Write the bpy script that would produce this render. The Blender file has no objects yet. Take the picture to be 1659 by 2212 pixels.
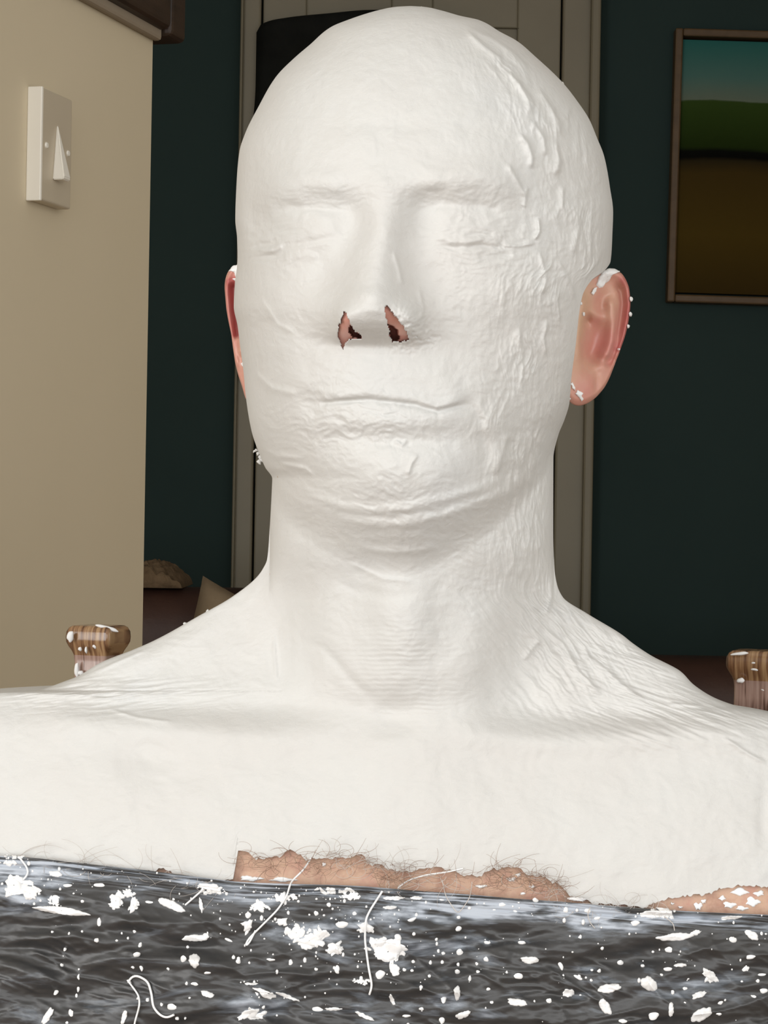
import bpy, bmesh, math, random
import numpy as np
from mathutils import Matrix, Vector

# ------------------------------------------------------------------ camera, light, exposure
scene = bpy.context.scene
C = scene.collection
W, H, FPX = 1659.0, 2212.0, 4930.0          # a short telephoto view (about 19 degrees across)
K = 1.0 / FPX
CAM = Vector((0.0, -1.0, 1.12))
ROLL = math.radians(1.0)
RIGHT = Vector((math.cos(ROLL), 0, math.sin(ROLL)))
UP = Vector((-math.sin(ROLL), 0, math.cos(ROLL)))
FWD = Vector((0, 1, 0))

cam_d = bpy.data.cameras.new('camera')
cam_d.sensor_fit = 'HORIZONTAL'
cam_d.sensor_width = 36.0
cam_d.lens = 36.0 * FPX / W
cam_d.clip_start = 0.05
cam = bpy.data.objects.new('camera', cam_d)
C.objects.link(cam)
cam.matrix_world = Matrix(((RIGHT.x, UP.x, -FWD.x, CAM.x), (RIGHT.y, UP.y, -FWD.y, CAM.y),
                           (RIGHT.z, UP.z, -FWD.z, CAM.z), (0, 0, 0, 1)))
scene.camera = cam

world = bpy.data.worlds.new('world')
scene.world = world
world.use_nodes = True
world.node_tree.nodes['Background'].inputs['Color'].default_value = (0.80, 0.90, 1.0, 1)
world.node_tree.nodes['Background'].inputs['Strength'].default_value = 0.25

def area_light(name, loc, target, sx, sy, energy, col):
    d = bpy.data.lights.new(name, 'AREA')
    d.shape = 'RECTANGLE'; d.size = sx; d.size_y = sy; d.energy = energy; d.color = col
    o = bpy.data.objects.new(name, d); C.objects.link(o)
    o.location = loc
    o.rotation_euler = (Vector(target) - Vector(loc)).to_track_quat('-Z', 'Y').to_euler()
    return o
# daylight: a window behind the photographer; left, right and side lights are added wrap fill
DAY = (1.0, 0.995, 0.985)
area_light('window_daylight', (-0.05, -2.74, 1.45), (-0.05, 0.0, 1.25), 1.9, 2.1, 28.0, DAY)
area_light('left_fill', (-1.75, -1.75, 1.45), (-0.05, 0.1, 1.25), 1.2, 2.1, 38.0, DAY)
area_light('right_fill', (1.35, -2.15, 1.45), (-0.05, 0.1, 1.25), 1.1, 2.1, 15.0, DAY)
area_light('side_fill', (2.02, -0.85, 1.45), (-0.1, -0.85, 1.45), 1.7, 2.0, 9.0, DAY)

vs = scene.view_settings
vs.view_transform = 'Standard'; vs.look = 'None'; vs.gamma = 1.0; vs.use_curve_mapping = False
vs.exposure = 0.16

# ------------------------------------------------------------------ helpers
rng = np.random.default_rng(7)
random.seed(7)

def tag(o, label=None, cat=None, group=None, kind=None):
    if label: o['label'] = label
    if cat: o['category'] = cat
    if group: o['group'] = group
    if kind: o['kind'] = kind
    return o

def empty(name, loc=(0, 0, 0), rz=0.0):
    o = bpy.data.objects.new(name, None); C.objects.link(o)
    o.location = loc; o.rotation_euler = (0, 0, rz); o.empty_display_size = 0.05
    return o

def unproj(px, py, depth):
    """photo pixel + distance from the lens -> world point"""
    return CAM + depth * (FWD + (px - 829.5) * K * RIGHT - (py - 1106.0) * K * UP)

def unproj_np(px, py, d):
    """px,py arrays; d = depth in px units relative to the plane one metre away"""
    s = 1.0 + np.minimum(d, 0) * K
    a = (px - 829.5) * K * s; b = -(py - 1106.0) * K * s
    X = CAM.x + a * RIGHT.x + b * UP.x
    Y = CAM.y + 1.0 + d * K
    Z = CAM.z + a * RIGHT.z + b * UP.z
    return np.stack([X, Y, Z], -1)

def mesh_obj(name, verts, faces, m, parent=None, smooth=True):
    me = bpy.data.meshes.new(name)
    verts = np.asarray(verts, np.float32)
    fa = np.asarray(faces, np.int32)
    if fa.ndim == 2:
        n = fa.shape[1]
        me.vertices.add(len(verts)); me.vertices.foreach_set('co', verts.ravel())
        me.loops.add(fa.size); me.loops.foreach_set('vertex_index', fa.ravel())
        me.polygons.add(len(fa))
        me.polygons.foreach_set('loop_start', np.arange(0, fa.size, n, dtype=np.int32))
        me.update(calc_edges=True)
    else:
        me.from_pydata([tuple(v) for v in verts], [], [tuple(f) for f in faces])
    me.validate()
    if smooth:
        me.polygons.foreach_set('use_smooth', np.ones(len(me.polygons), bool))
    me.materials.append(m)
    o = bpy.data.objects.new(name, me); C.objects.link(o)
    if parent: o.parent = parent
    return o

def bm_obj(name, bm, m, parent=None, smooth=False):
    bmesh.ops.recalc_face_normals(bm, faces=bm.faces[:])
    me = bpy.data.meshes.new(name); bm.to_mesh(me); bm.free()
    if smooth:
        me.polygons.foreach_set('use_smooth', np.ones(len(me.polygons), bool))
    me.materials.append(m)
    o = bpy.data.objects.new(name, me); C.objects.link(o)
    if parent: o.parent = parent
    return o

def box_bm(x0, x1, y0, y1, z0, z1, bevel=0.0, seg=2, bm=None):
    b = bmesh.new()
    bmesh.ops.create_cube(b, size=1.0)
    for v in b.verts:
        v.co = Vector((x0 + (v.co.x + .5) * (x1 - x0), y0 + (v.co.y + .5) * (y1 - y0), z0 + (v.co.z + .5) * (z1 - z0)))
    if bevel:
        bmesh.ops.bevel(b, geom=b.edges[:], offset=bevel, segments=seg, affect='EDGES', profile=0.5)
    if bm is None:
        return b
    me = bpy.data.meshes.new('tmp'); b.to_mesh(me); b.free(); bm.from_mesh(me); bpy.data.meshes.remove(me)
    return bm

def tube(points, radii, sides=6):
    """verts/faces for a tube along points"""
    P = np.asarray(points, float); n = len(P)
    T = np.gradient(P, axis=0); T /= np.linalg.norm(T, axis=1)[:, None] + 1e-12
    ref = np.array([0.13, 1.0, 0.07]); V = []
    for i in range(n):
        a = np.cross(T[i], ref); a /= np.linalg.norm(a) + 1e-12
        b = np.cross(T[i], a)
        for k in range(sides):
            t = 2 * math.pi * k / sides
            V.append(P[i] + radii[i] * (math.cos(t) * a + math.sin(t) * b))
    Fc = []
    for i in range(n - 1):
        for k in range(sides):
            k2 = (k + 1) % sides
            Fc.append((i * sides + k, i * sides + k2, (i + 1) * sides + k2, (i + 1) * sides + k))
    return V, Fc

def pchip(xs, ys):
    """monotone cubic interpolant"""
    xs = np.asarray(xs, float); ys = np.asarray(ys, float)
    h = np.diff(xs); dl = np.diff(ys) / h
    m = np.zeros_like(xs)
    for i in range(1, len(xs) - 1):
        if dl[i - 1] * dl[i] > 0:
            w1 = 2 * h[i] + h[i - 1]; w2 = h[i] + 2 * h[i - 1]
            m[i] = (w1 + w2) / (w1 / dl[i - 1] + w2 / dl[i])
    m[0] = dl[0]; m[-1] = dl[-1]
    def f(x):
        x = np.clip(np.asarray(x, float), xs[0], xs[-1])
        i = np.clip(np.searchsorted(xs, x, side='right') - 1, 0, len(h) - 1)
        t = (x - xs[i]) / h[i]
        t2 = t * t; t3 = t2 * t
        return ((2 * t3 - 3 * t2 + 1) * ys[i] + (t3 - 2 * t2 + t) * h[i] * m[i]
                + (-2 * t3 + 3 * t2) * ys[i + 1] + (t3 - t2) * h[i] * m[i + 1])
    return f

def pc(pairs):
    return pchip([p[0] for p in pairs], [p[1] for p in pairs])

def sstep(a, b, x):
    t = np.clip((x - a) / (b - a), 0, 1)
    return t * t * (3 - 2 * t)

def vnoise(x, y, seed=0):
    """gradient noise about -1..1"""
    xi = np.floor(x).astype(np.int64); yi = np.floor(y).astype(np.int64)
    xf = x - xi; yf = y - yi
    def g(ix, iy, fx, fy):
        h = (ix * 374761393 + iy * 668265263 + seed * 974634777) & 0xffffffff
        h = ((h ^ (h >> 13)) * 1274126177) & 0xffffffff
        h = h ^ (h >> 16)
        a = (h & 0xffff) / 65536.0 * 2 * np.pi
        return np.cos(a) * fx + np.sin(a) * fy
    u = xf ** 3 * (xf * (xf * 6 - 15) + 10); v = yf ** 3 * (yf * (yf * 6 - 15) + 10)
    n00 = g(xi, yi, xf, yf); n10 = g(xi + 1, yi, xf - 1, yf)
    n01 = g(xi, yi + 1, xf, yf - 1); n11 = g(xi + 1, yi + 1, xf - 1, yf - 1)
    return ((n00 * (1 - u) + n10 * u) * (1 - v) + (n01 * (1 - u) + n11 * u) * v) * 1.5

def fbm(x, y, seed=0, octv=4, gain=0.5):
    s = 0; a = 1.0
    for i in range(octv):
        s = s + a * vnoise(x * 2 ** i + 17.3 * i, y * 2 ** i - 9.1 * i, seed + i * 13)
        a *= gain
    return s

def ridged(x, y, seed=0, octv=3):
    s = 0; a = 1.0
    for i in range(octv):
        s = s + a * (1 - 2.2 * np.abs(vnoise(x * 2 ** i + 5.7 * i, y * 2 ** i + 3.1 * i, seed + 7 * i)))
        a *= 0.5
    return s

def gau(x, y, cx, cy, sx, sy, rot=0.0):
    c, s = math.cos(math.radians(rot)), math.sin(math.radians(rot))
    u = (x - cx) * c + (y - cy) * s; v = -(x - cx) * s + (y - cy) * c
    return np.exp(-0.5 * ((u / sx) ** 2 + (v / sy) ** 2))

def poly_dist(x, y, pts):
    """unsigned distance, signed side and 0..1 position along a polyline"""
    best = np.full(x.shape, 1e9); side = np.zeros(x.shape); pos = np.zeros(x.shape)
    P = np.asarray(pts, float); L = np.concatenate([[0], np.cumsum(np.hypot(*np.diff(P, axis=0).T))])
    for i in range(len(P) - 1):
        ax, ay = P[i]; bx, by = P[i + 1]
        dx, dy = bx - ax, by - ay; l2 = dx * dx + dy * dy
        t = np.clip(((x - ax) * dx + (y - ay) * dy) / l2, 0, 1)
        qx = x - ax - t * dx; qy = y - ay - t * dy
        d = np.hypot(qx, qy); mk = d < best
        best = np.where(mk, d, best)
        side = np.where(mk, np.sign(dx * qy - dy * qx), side)
        pos = np.where(mk, (L[i] + t * (L[i + 1] - L[i])) / L[-1], pos)
    return best, side, pos

def sub_eval(x, y, pts, pad, fn):
    """evaluate fn only near a polyline"""
    P = np.asarray(pts, float); out = np.zeros(x.shape)
    mk = (x > P[:, 0].min() - pad) & (x < P[:, 0].max() + pad) & (y > P[:, 1].min() - pad) & (y < P[:, 1].max() + pad)
    if mk.any():
        out[mk] = fn(x[mk], y[mk])
    return out

def ridge(x, y, pts, sig, amp=1.0, taper=0.15):
    def fn(a, b):
        d, s, p = poly_dist(a, b, pts)
        return amp * np.exp(-0.5 * (d / sig) ** 2) * sstep(0, taper, p) * sstep(0, taper, 1 - p)
    return sub_eval(x, y, pts, sig * 4, fn)

def fold(x, y, pts, sig, amp, taper=0.15):
    """one-sided step that dies away: a lap of plaster with a sharp edge on its left-hand side"""
    def fn(a, b):
        d, s, p = poly_dist(a, b, pts)
        sd = d * s
        prof = np.where(sd > 0, np.exp(-0.5 * (sd / sig) ** 2), np.exp(-0.5 * (sd / (sig * 0.28)) ** 2))
        return amp * prof * sstep(0, taper, p) * sstep(0, taper, 1 - p)
    return sub_eval(x, y, pts, sig * 4, fn)

def in_poly(x, y, pts):
    inside = np.zeros(x.shape, bool); n = len(pts)
    for i in range(n):
        x1, y1 = pts[i]; x2, y2 = pts[(i + 1) % n]
        c = ((y1 > y) != (y2 > y)) & (x < (x2 - x1) * (y - y1) / ((y2 - y1) if y2 != y1 else 1e-9) + x1)
        inside ^= c
    return inside

# ------------------------------------------------------------------ materials
def new_mat(name):
    m = bpy.data.materials.new(name); m.use_nodes = True
    nt = m.node_tree; bs = nt.nodes['Principled BSDF']
    return m, nt, bs

def coords(nt, scale=(1, 1, 1), rot=(0, 0, 0), kind='Object'):
    tc = nt.nodes.new('ShaderNodeTexCoord'); mp = nt.nodes.new('ShaderNodeMapping')
    mp.inputs['Scale'].default_value = scale; mp.inputs['Rotation'].default_value = rot
    nt.links.new(tc.outputs[kind], mp.inputs['Vector'])
    return mp.outputs['Vector']

def noise(nt, vec, scale, detail=4, rough=0.55, dist=0.0):
    n = nt.nodes.new('ShaderNodeTexNoise')
    n.inputs['Scale'].default_value = scale; n.inputs['Detail'].default_value = detail
    n.inputs['Roughness'].default_value = rough; n.inputs['Distortion'].default_value = dist
    nt.links.new(vec, n.inputs['Vector'])
    return n.outputs['Fac']

def ramp(nt, fac, stops):
    r = nt.nodes.new('ShaderNodeValToRGB')
    while len(r.color_ramp.elements) < len(stops): r.color_ramp.elements.new(0.5)
    for e, (p, c) in zip(r.color_ramp.elements, stops):
        e.position = p; e.color = (*c, 1) if len(c) == 3 else c
    nt.links.new(fac, r.inputs['Fac'])
    return r.outputs['Color']

def bump(nt, bs, fac, strength, dist, prev=None):
    b = nt.nodes.new('ShaderNodeBump')
    b.inputs['Strength'].default_value = strength; b.inputs['Distance'].default_value = dist
    nt.links.new(fac, b.inputs['Height'])
    if prev: nt.links.new(prev, b.inputs['Normal'])
    nt.links.new(b.outputs['Normal'], bs.inputs['Normal'])
    return b.outputs['Normal']

def mottled(name, c1, c2, scale, rough=0.6, bscale=None, bstr=0.2, bdist=0.001, vscale=(1, 1, 1), spec=0.5):
    m, nt, bs = new_mat(name)
    v = coords(nt, vscale)
    nt.links.new(ramp(nt, noise(nt, v, scale), [(0.3, c1), (0.7, c2)]), bs.inputs['Base Color'])
    bs.inputs['Roughness'].default_value = rough
    bs.inputs['Specular IOR Level'].default_value = spec
    if bscale:
        bump(nt, bs, noise(nt, v, bscale, 5), bstr, bdist)
    return m

# plaster coat
def make_plaster():
    m, nt, bs = new_mat('plaster_white')
    v = coords(nt)
    nt.links.new(ramp(nt, noise(nt, v, 11, 5), [(0.3, (0.60, 0.586, 0.562)), (0.55, (0.615, 0.612, 0.592)), (0.75, (0.605, 0.611, 0.605))]), bs.inputs['Base Color'])
    bs.inputs['Roughness'].default_value = 0.62
    bs.inputs['Specular IOR Level'].default_value = 0.35
    n1 = bump(nt, bs, noise(nt, v, 230, 6, 0.62, 0.4), 0.45, 0.0007)
    v2 = coords(nt, (1, 1, 2.2))
    bump(nt, bs, noise(nt, v2, 900, 3, 0.6), 0.18, 0.0003, n1)
    return m
PLASTER = make_plaster()

def make_wet():
    m, nt, bs = new_mat('plaster_splash_white')
    v = coords(nt)
    nt.links.new(ramp(nt, noise(nt, v, 60), [(0.3, (0.84, 0.84, 0.84)), (0.7, (0.88, 0.88, 0.87))]), bs.inputs['Base Color'])
    bs.inputs['Roughness'].default_value = 0.45
    bump(nt, bs, noise(nt, v, 400, 3), 0.15, 0.0003)
    return m
SPLASH = make_wet()

def make_skin(name, stops, scale):
    m, nt, bs = new_mat(name)
    v = coords(nt)
    nt.links.new(ramp(nt, noise(nt, v, scale, 4, 0.6), stops), bs.inputs['Base Color'])
    bs.inputs['Roughness'].default_value = 0.42
    bs.inputs['Subsurface Weight'].default_value = 0.25
    bs.inputs['Subsurface Radius'].default_value = (0.006, 0.002, 0.001)
    bs.inputs['Subsurface Scale'].default_value = 0.5
    bump(nt, bs, noise(nt, v, 900, 4), 0.12, 0.0004)
    return m
SKIN = make_skin('skin', [(0.32, (0.40, 0.215, 0.145)), (0.5, (0.56, 0.36, 0.25)), (0.68, (0.50, 0.27, 0.20))], 95)
def make_ear_skin():
    m, nt, bs = new_mat('flushed_ear_skin')
    v = coords(nt)
    at_ = nt.nodes.new('ShaderNodeAttribute'); at_.attribute_name = 'flush'
    mx = nt.nodes.new('ShaderNodeMath'); mx.operation = 'MULTIPLY_ADD'
    nt.links.new(noise(nt, v, 75, 4, 0.6), mx.inputs[0]); mx.inputs[1].default_value = 0.5
    nt.links.new(at_.outputs['Fac'], mx.inputs[2])
    nt.links.new(ramp(nt, mx.outputs[0], [(0.15, (0.60, 0.40, 0.26)), (0.45, (0.60, 0.34, 0.25)), (0.68, (0.58, 0.25, 0.21)), (0.95, (0.48, 0.13, 0.12))]), bs.inputs['Base Color'])
    bs.inputs['Roughness'].default_value = 0.36
    bs.inputs['Subsurface Weight'].default_value = 0.2
    bs.inputs['Subsurface Radius'].default_value = (0.005, 0.0015, 0.001)
    bs.inputs['Subsurface Scale'].default_value = 0.4
    bump(nt, bs, noise(nt, v, 900, 4), 0.12, 0.0004)
    return m

def make_plastic():
    m, nt, bs = new_mat('black_plastic')
    v = coords(nt)
    v2 = coords(nt, (1, 1, 5))
    nz_ = noise(nt, v2, 16, 6, 0.65, 0.6)
    at_ = nt.nodes.new('ShaderNodeAttribute'); at_.attribute_name = 'film'
    ad_ = nt.nodes.new('ShaderNodeMath'); ad_.operation = 'ADD'
    nt.links.new(nz_, ad_.inputs[0]); nt.links.new(at_.outputs['Fac'], ad_.inputs[1])
    film = ad_.outputs[0]
    nt.links.new(ramp(nt, film, [(0.35, (0.026, 0.025, 0.024)), (0.58, (0.042, 0.042, 0.043)), (0.67, (0.12, 0.135, 0.155)), (0.82, (0.42, 0.46, 0.52))]), bs.inputs['Base Color'])
    bs.inputs['Roughness'].default_value = 0.40
    bs.inputs['Specular IOR Level'].default_value = 0.6
    bump(nt, bs, noise(nt, coords(nt, (1, 1, 2.2)), 70, 4, 0.55, 0.8), 0.2, 0.0012)
    return m
PLASTIC = make_plastic()

BEIGE = mottled('beige_wall_paint', (0.65, 0.565, 0.405), (0.68, 0.59, 0.43), 3, 0.75, 60, 0.10, 0.001)
TEAL = mottled('dark_green_wall_paint', (0.029, 0.050, 0.047), (0.033, 0.056, 0.053), 2, 0.9, 80, 0.1, 0.001, spec=0.2)
CREAM = mottled('cream_gloss_paint', (0.26, 0.23, 0.165), (0.29, 0.26, 0.185), 4, 0.5, 40, 0.05, 0.001)
CEIL = mottled('ceiling_paint', (0.70, 0.68, 0.64), (0.73, 0.71, 0.67), 2, 0.8)
OAK = mottled('floor_boards', (0.20, 0.12, 0.06), (0.28, 0.17, 0.09), 6, 0.5, vscale=(1, 12, 1))
BEAM = mottled('dark_stained_wood', (0.020, 0.011, 0.007), (0.040, 0.022, 0.013), 18, 0.5, 60, 0.25, 0.002, (1, 1, 6))
WHITE_PL = mottled('white_switch_plastic', (0.88, 0.845, 0.76), (0.90, 0.865, 0.78), 8, 0.35)
FRAMEW = mottled('picture_frame_wood', (0.095, 0.055, 0.022), (0.135, 0.08, 0.034), 30, 0.5, 90, 0.3, 0.001)
LEATHER = mottled('brown_leather', (0.045, 0.020, 0.015), (0.070, 0.032, 0.021), 10, 0.55, 60, 0.3, 0.003)
TANCLOTH = mottled('tan_cushion_cloth', (0.24, 0.18, 0.11), (0.33, 0.25, 0.16), 14, 0.85, 160, 0.3, 0.002)
THROW = mottled('brown_throw_fabric', (0.13, 0.085, 0.045), (0.24, 0.165, 0.095), 22, 0.9, 120, 0.5, 0.006)
DARKCLOTH = mottled('black_wool', (0.010, 0.011, 0.010), (0.018, 0.019, 0.017), 10, 0.9, 120, 0.3, 0.002, spec=0.1)
HAIRM = mottled('dark_hair', (0.20, 0.115, 0.075), (0.36, 0.24, 0.17), 80, 0.5)
GREYHAIR = mottled('plaster_dusted_hair', (0.45, 0.40, 0.36), (0.62, 0.58, 0.54), 80, 0.5)

def make_chairwood(name, cols, streak):
    m, nt, bs = new_mat(name)
    v = coords(nt, (1, 0.12, 0.05))
    g = noise(nt, v, streak, 3, 0.5)
    nt.links.new(ramp(nt, g, cols), bs.inputs['Base Color'])
    bs.inputs['Roughness'].default_value = 0.22
    bs.inputs['Coat Weight'].default_value = 0.5; bs.inputs['Coat Roughness'].default_value = 0.15
    bump(nt, bs, g, 0.25, 0.0006)
    return m
CHAIRW = make_chairwood('varnished_oak', [(0.36, (0.085, 0.035, 0.016)), (0.48, (0.23, 0.12, 0.06)), (0.60, (0.40, 0.25, 0.13))], 420)
CHAIRP = make_chairwood('worn_pinkish_oak', [(0.38, (0.13, 0.075, 0.055)), (0.46, (0.34, 0.22, 0.18)), (0.62, (0.44, 0.31, 0.26))], 420)

# ------------------------------------------------------------------ the setting
DB = 5.6                                    # distance from lens to the wall behind
YB = CAM.y + DB
def bx(px): return CAM.x + DB * (px - 829.5) * K            # world x on that wall at eye height
def bz(py): return CAM.z - DB * (py - 1106.0) * K

tag(bm_obj('floor', box_bm(-2.6, 3.2, -3.0, YB + 0.1, -0.05, 0.0), OAK), kind='structure')
tag(bm_obj('ceiling', box_bm(-2.6, 3.2, -3.0, YB + 0.1, 2.9, 2.95), CEIL), kind='structure')
tag(bm_obj('wall_back', box_bm(-2.6, 3.2, YB, YB + 0.1, 0.0, 2.9), TEAL), kind='structure')
wr = bmesh.new()                           # right-hand wall, with an opening added for the side fill
for a in ((-3.0, -1.75, 0, 2.9), (0.05, YB, 0, 2.9), (-1.75, 0.05, 0, .4), (-1.75, 0.05, 2.5, 2.9)):
    box_bm(2.1, 2.2, a[0], a[1], a[2], a[3], bm=wr)
tag(bm_obj('wall_right', wr, BEIGE), kind='structure')
tag(bm_obj('wall_left', box_bm(-2.6, -2.5, -3.0, YB, 0.0, 2.9), BEIGE), kind='structure')
# window wall behind the photographer; angled bay sides added for the fill lights
wf = bmesh.new()
for z0, z1 in ((0, .35), (2.6, 2.9)):
    box_bm(-1.05, .95, -2.95, -2.8, z0, z1, bm=wf)
box_bm(-2.5, -1.95, -1.75, -1.6, 0, 2.9, bm=wf); box_bm(1.85, 2.1, -1.75, -1.6, 0, 2.9, bm=wf)
for sx, xa in ((-1, -1.05), (1, .95)):
    for z0, z1 in ((0, .35), (2.6, 2.9)):
        xb = xa + sx * .9
        vs_ = [wf.verts.new(p_) for p_ in ((xa, -2.95, z0), (xb, -1.75, z0), (xb, -1.6, z0), (xa, -2.8, z0), (xa, -2.95, z1), (xb, -1.75, z1), (xb, -1.6, z1), (xa, -2.8, z1))]
        for f_ in ((0, 1, 2, 3), (4, 5, 6, 7), (0, 1, 5, 4), (1, 2, 6, 5), (2, 3, 7, 6), (3, 0, 4, 7)): wf.faces.new([vs_[k_] for k_ in f_])
tag(bm_obj('wall_front', wf, BEIGE), kind='structure')
wfm = bmesh.new()
for a in ((-1.05, -.99, .35, 2.6), (.89, .95, .35, 2.6), (-.99, .89, .35, .41), (-.99, .89, 2.54, 2.6)):
    box_bm(a[0], a[1], -2.9, -2.84, a[2], a[3], bm=wfm)
tag(bm_obj('window_1', wfm, WHITE_PL), kind='structure')

# the beige partition at the left, running away from the lens
PANG = math.radians(16.0)
sw_near = unproj(60, 311, 1.75)                                   # near edge of the switch on the wall face
pdir = Vector((math.sin(PANG), math.cos(PANG), 0)); pnor = Vector((math.cos(PANG), -math.sin(PANG), 0))
def pframe(name):
    """object frame: x along the partition, y = out of its face into the room, z up"""
    return Matrix(((pdir.x, pnor.x, 0, sw_near.x), (pdir.y, pnor.y, 0, sw_near.y), (0, 0, 1, 0), (0, 0, 0, 1)))
PM = pframe('p')
PEND = 0.255                                                      # far end of the partition past the switch
def on_part(name, bm, m, kind=None, parent=None, smooth=False):
    o = bm_obj(name, bm, m, smooth=smooth)
    if parent is None: o.matrix_world = PM
    else: o.parent = parent
    if kind: tag(o, kind=kind)
    return o
b = bmesh.new(); box_bm(-0.6, PEND, -0.16, 0.0, 0.0, 2.9, 0.004, 2, bm=b)
on_part('wall_partition', b, BEIGE, 'structure')
zsw = sw_near.z
# plaster lip and dark beam at the top of the partition
def zat(px, py, s):                                              # height above floor of a photo point lying at s along the partition
    dist = (sw_near + pdir * s).y - CAM.y
    return CAM.z - (py - 1106.0) * K * dist * math.cos(ROLL) + (px - 829.5) * K * dist * math.sin(ROLL)
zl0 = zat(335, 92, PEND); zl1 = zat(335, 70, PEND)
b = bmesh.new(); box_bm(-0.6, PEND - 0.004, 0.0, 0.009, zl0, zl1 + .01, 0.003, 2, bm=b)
on_part('trim_1', b, mottled('lip_shade_brown', (0.27, 0.22, 0.16), (0.33, 0.27, 0.20), 9, 0.7), 'structure')  # underside shade of the lip is put into this brown
b = bmesh.new(); box_bm(-0.6, PEND - 0.004, -0.17, 0.018, zl1, zl1 + 0.14, 0.006, 3, bm=b); box_bm(PEND - .003, PEND + .035, -0.17, 0.0165, zat(360, 91, PEND + .02), zl1 + 0.14, 0.006, 3, bm=b)
on_part('trim_2', b, BEAM, 'structure')
tag(bpy.data.objects['trim_2'], 'dark stained wooden beam capping the beige partition', kind='structure')

# light switch
swt = empty('light_switch'); swt.matrix_world = PM @ Matrix.Translation((0, 0, zsw))
tag(swt, 'white surface-mounted light switch with pointed toggle on the beige wall', 'light switch')
hh = 0.0432
b = bmesh.new(); box_bm(0, 0.056, 0.0005, 0.0118, -hh, hh, 0.0018, 3, bm=b)
bm_obj('switch_plate', b, mottled('shaded_switch_plastic', (0.56, 0.485, 0.37), (0.58, 0.51, 0.39), 8, 0.4), swt)  # white plate; the shade on its face is put into the beige colour
b = bmesh.new(); box_bm(-0.0022, 0.0012, 0.0, 0.0122, -hh - .0005, hh + .0005, 0.0008, 2, bm=b)
bm_obj('switch_box_edge', b, WHITE_PL, swt)
tg = bmesh.new()                                                  # wedge-shaped toggle
prof = [(-0.0185, 0.0118), (-0.0185, 0.0205), (-0.0165, 0.0215), (0.024, 0.0128), (0.024, 0.0118)]
vsn = []
for sx, taper in ((-1, 1), (1, 1)):
    row = []
    for zz, yy in prof:
        wdt = 0.0105 * (0.12 + 0.88 * (0.024 - zz) / 0.0425)
        row.append(tg.verts.new((0.027 + sx * wdt * .62, yy, zz - 0.006)))
    vsn.append(row)
n = len(prof)
for i in range(n):
    tg.faces.new((vsn[0][i], vsn[0][(i + 1) % n], vsn[1][(i + 1) % n], vsn[1][i]))
tg.faces.new(vsn[0]); tg.faces.new(vsn[1][::-1])
bmesh.ops.bevel(tg, geom=tg.edges[:], offset=0.0007, segments=2, affect='EDGES')
bm_obj('toggle', tg, WHITE_PL, swt)
for sx in (0.008, 0.0485):
    b = bmesh.new()
    bmesh.ops.create_cone(b, cap_ends=True, segments=14, radius1=0.0026, radius2=0.002, depth=0.0014)
    for v in b.verts: v.co = Vector((v.co.x + sx, v.co.z + 0.0122, v.co.y))
    bm_obj('screw', b, WHITE_PL, swt)

# door in the wall behind
dr = empty('door_1', (bx(870), YB, 0)); tag(dr, 'cream panelled door in its frame on the dark green wall', kind='structure')
def dbox(name, x0, x1, yo0, yo1, z0, z1, m=CREAM, bevel=0.006, parent=dr):
    b = box_bm(x0 - bx(870), x1 - bx(870), -yo0, -yo1, z0, z1, bevel, 2)
    return bm_obj(name, b, m, parent)
dz1 = 2.62
dbox('frame_jamb', bx(508), bx(548), 0.0, 0.045, 0.0, dz1 + .09)
dbox('frame_jamb', bx(1194), bx(1256), 0.0, 0.045, 0.0, dz1 + .09)
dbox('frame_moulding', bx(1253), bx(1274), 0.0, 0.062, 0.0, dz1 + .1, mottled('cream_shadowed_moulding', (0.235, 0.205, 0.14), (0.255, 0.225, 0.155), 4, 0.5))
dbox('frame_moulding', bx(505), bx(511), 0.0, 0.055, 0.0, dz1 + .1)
dbox('frame_head', bx(548), bx(1194), 0.0, 0.045, dz1, dz1 + .09)
leaf = dbox('door_leaf', bx(552), bx(1190), 0.0, 0.022, 0.0, dz1 - .004)
stile = 0.105
xl_, xr_, xm_ = bx(552), bx(1190), bx(871)
for a in ((xl_, xl_ + stile, 0, dz1 - .004), (xr_ - stile, xr_, 0, dz1 - .004), (xm_ - .05, xm_ + .05, 0, dz1 - .004)):
    dbox('stile', a[0], a[1], 0.02, 0.034, a[2], a[3], bevel=.004)
for z0, z1 in ((0, .22), (.95, 1.12), (bz(10) - .06, bz(10) + .05), (dz1 - .13, dz1 - .004)):
    for xa, xb in ((xl_ + stile, xm_ - .05), (xm_ + .05, xr_ - stile)):
        dbox('rail', xa, xb, 0.02, 0.034, z0, z1, bevel=.004)

# dark coat hanging on the door
ctop = [(536, 75), (545, 58), (600, 42), (690, 31), (780, 22), (880, 20), (980, 40), (1060, 90)]
ctf = pc(ctop)
nu, nv = 60, 50
uu = np.linspace(0, 1, nu); vv = np.linspace(0, 1, nv)
U_, V_ = np.meshgrid(uu, vv)
pxl = 536 - 26 * sstep(0.15, 0.55, V_)
PX = pxl + (1060 - pxl) * U_
PY = ctf(536 + (1060 - 536) * U_); PY = PY + (818 - PY) * V_
fold_ = 0.018 * np.sin(U_ * 34 + 1.2 * np.sin(V_ * 3)) * (0.25 + V_) + 0.05 * np.sin(np.pi * U_) ** 0.5
def coat_layer(off):
    D = DB - 0.05 - fold_ - off
    P = np.stack([CAM.x + D * (PX - 829.5) * K, CAM.y + D, CAM.z - D * (PY - 1106) * K], -1)
    return P.reshape(-1, 3)
Va = np.concatenate([coat_layer(0.02), coat_layer(-0.012)])
Fq = []
N0 = nu * nv
for j in range(nv - 1):
    for i in range(nu - 1):
        a = j * nu + i
        Fq.append((a, a + 1, a + nu + 1, a + nu)); Fq.append((N0 + a, N0 + a + nu, N0 + a + nu + 1, N0 + a + 1))
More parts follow.
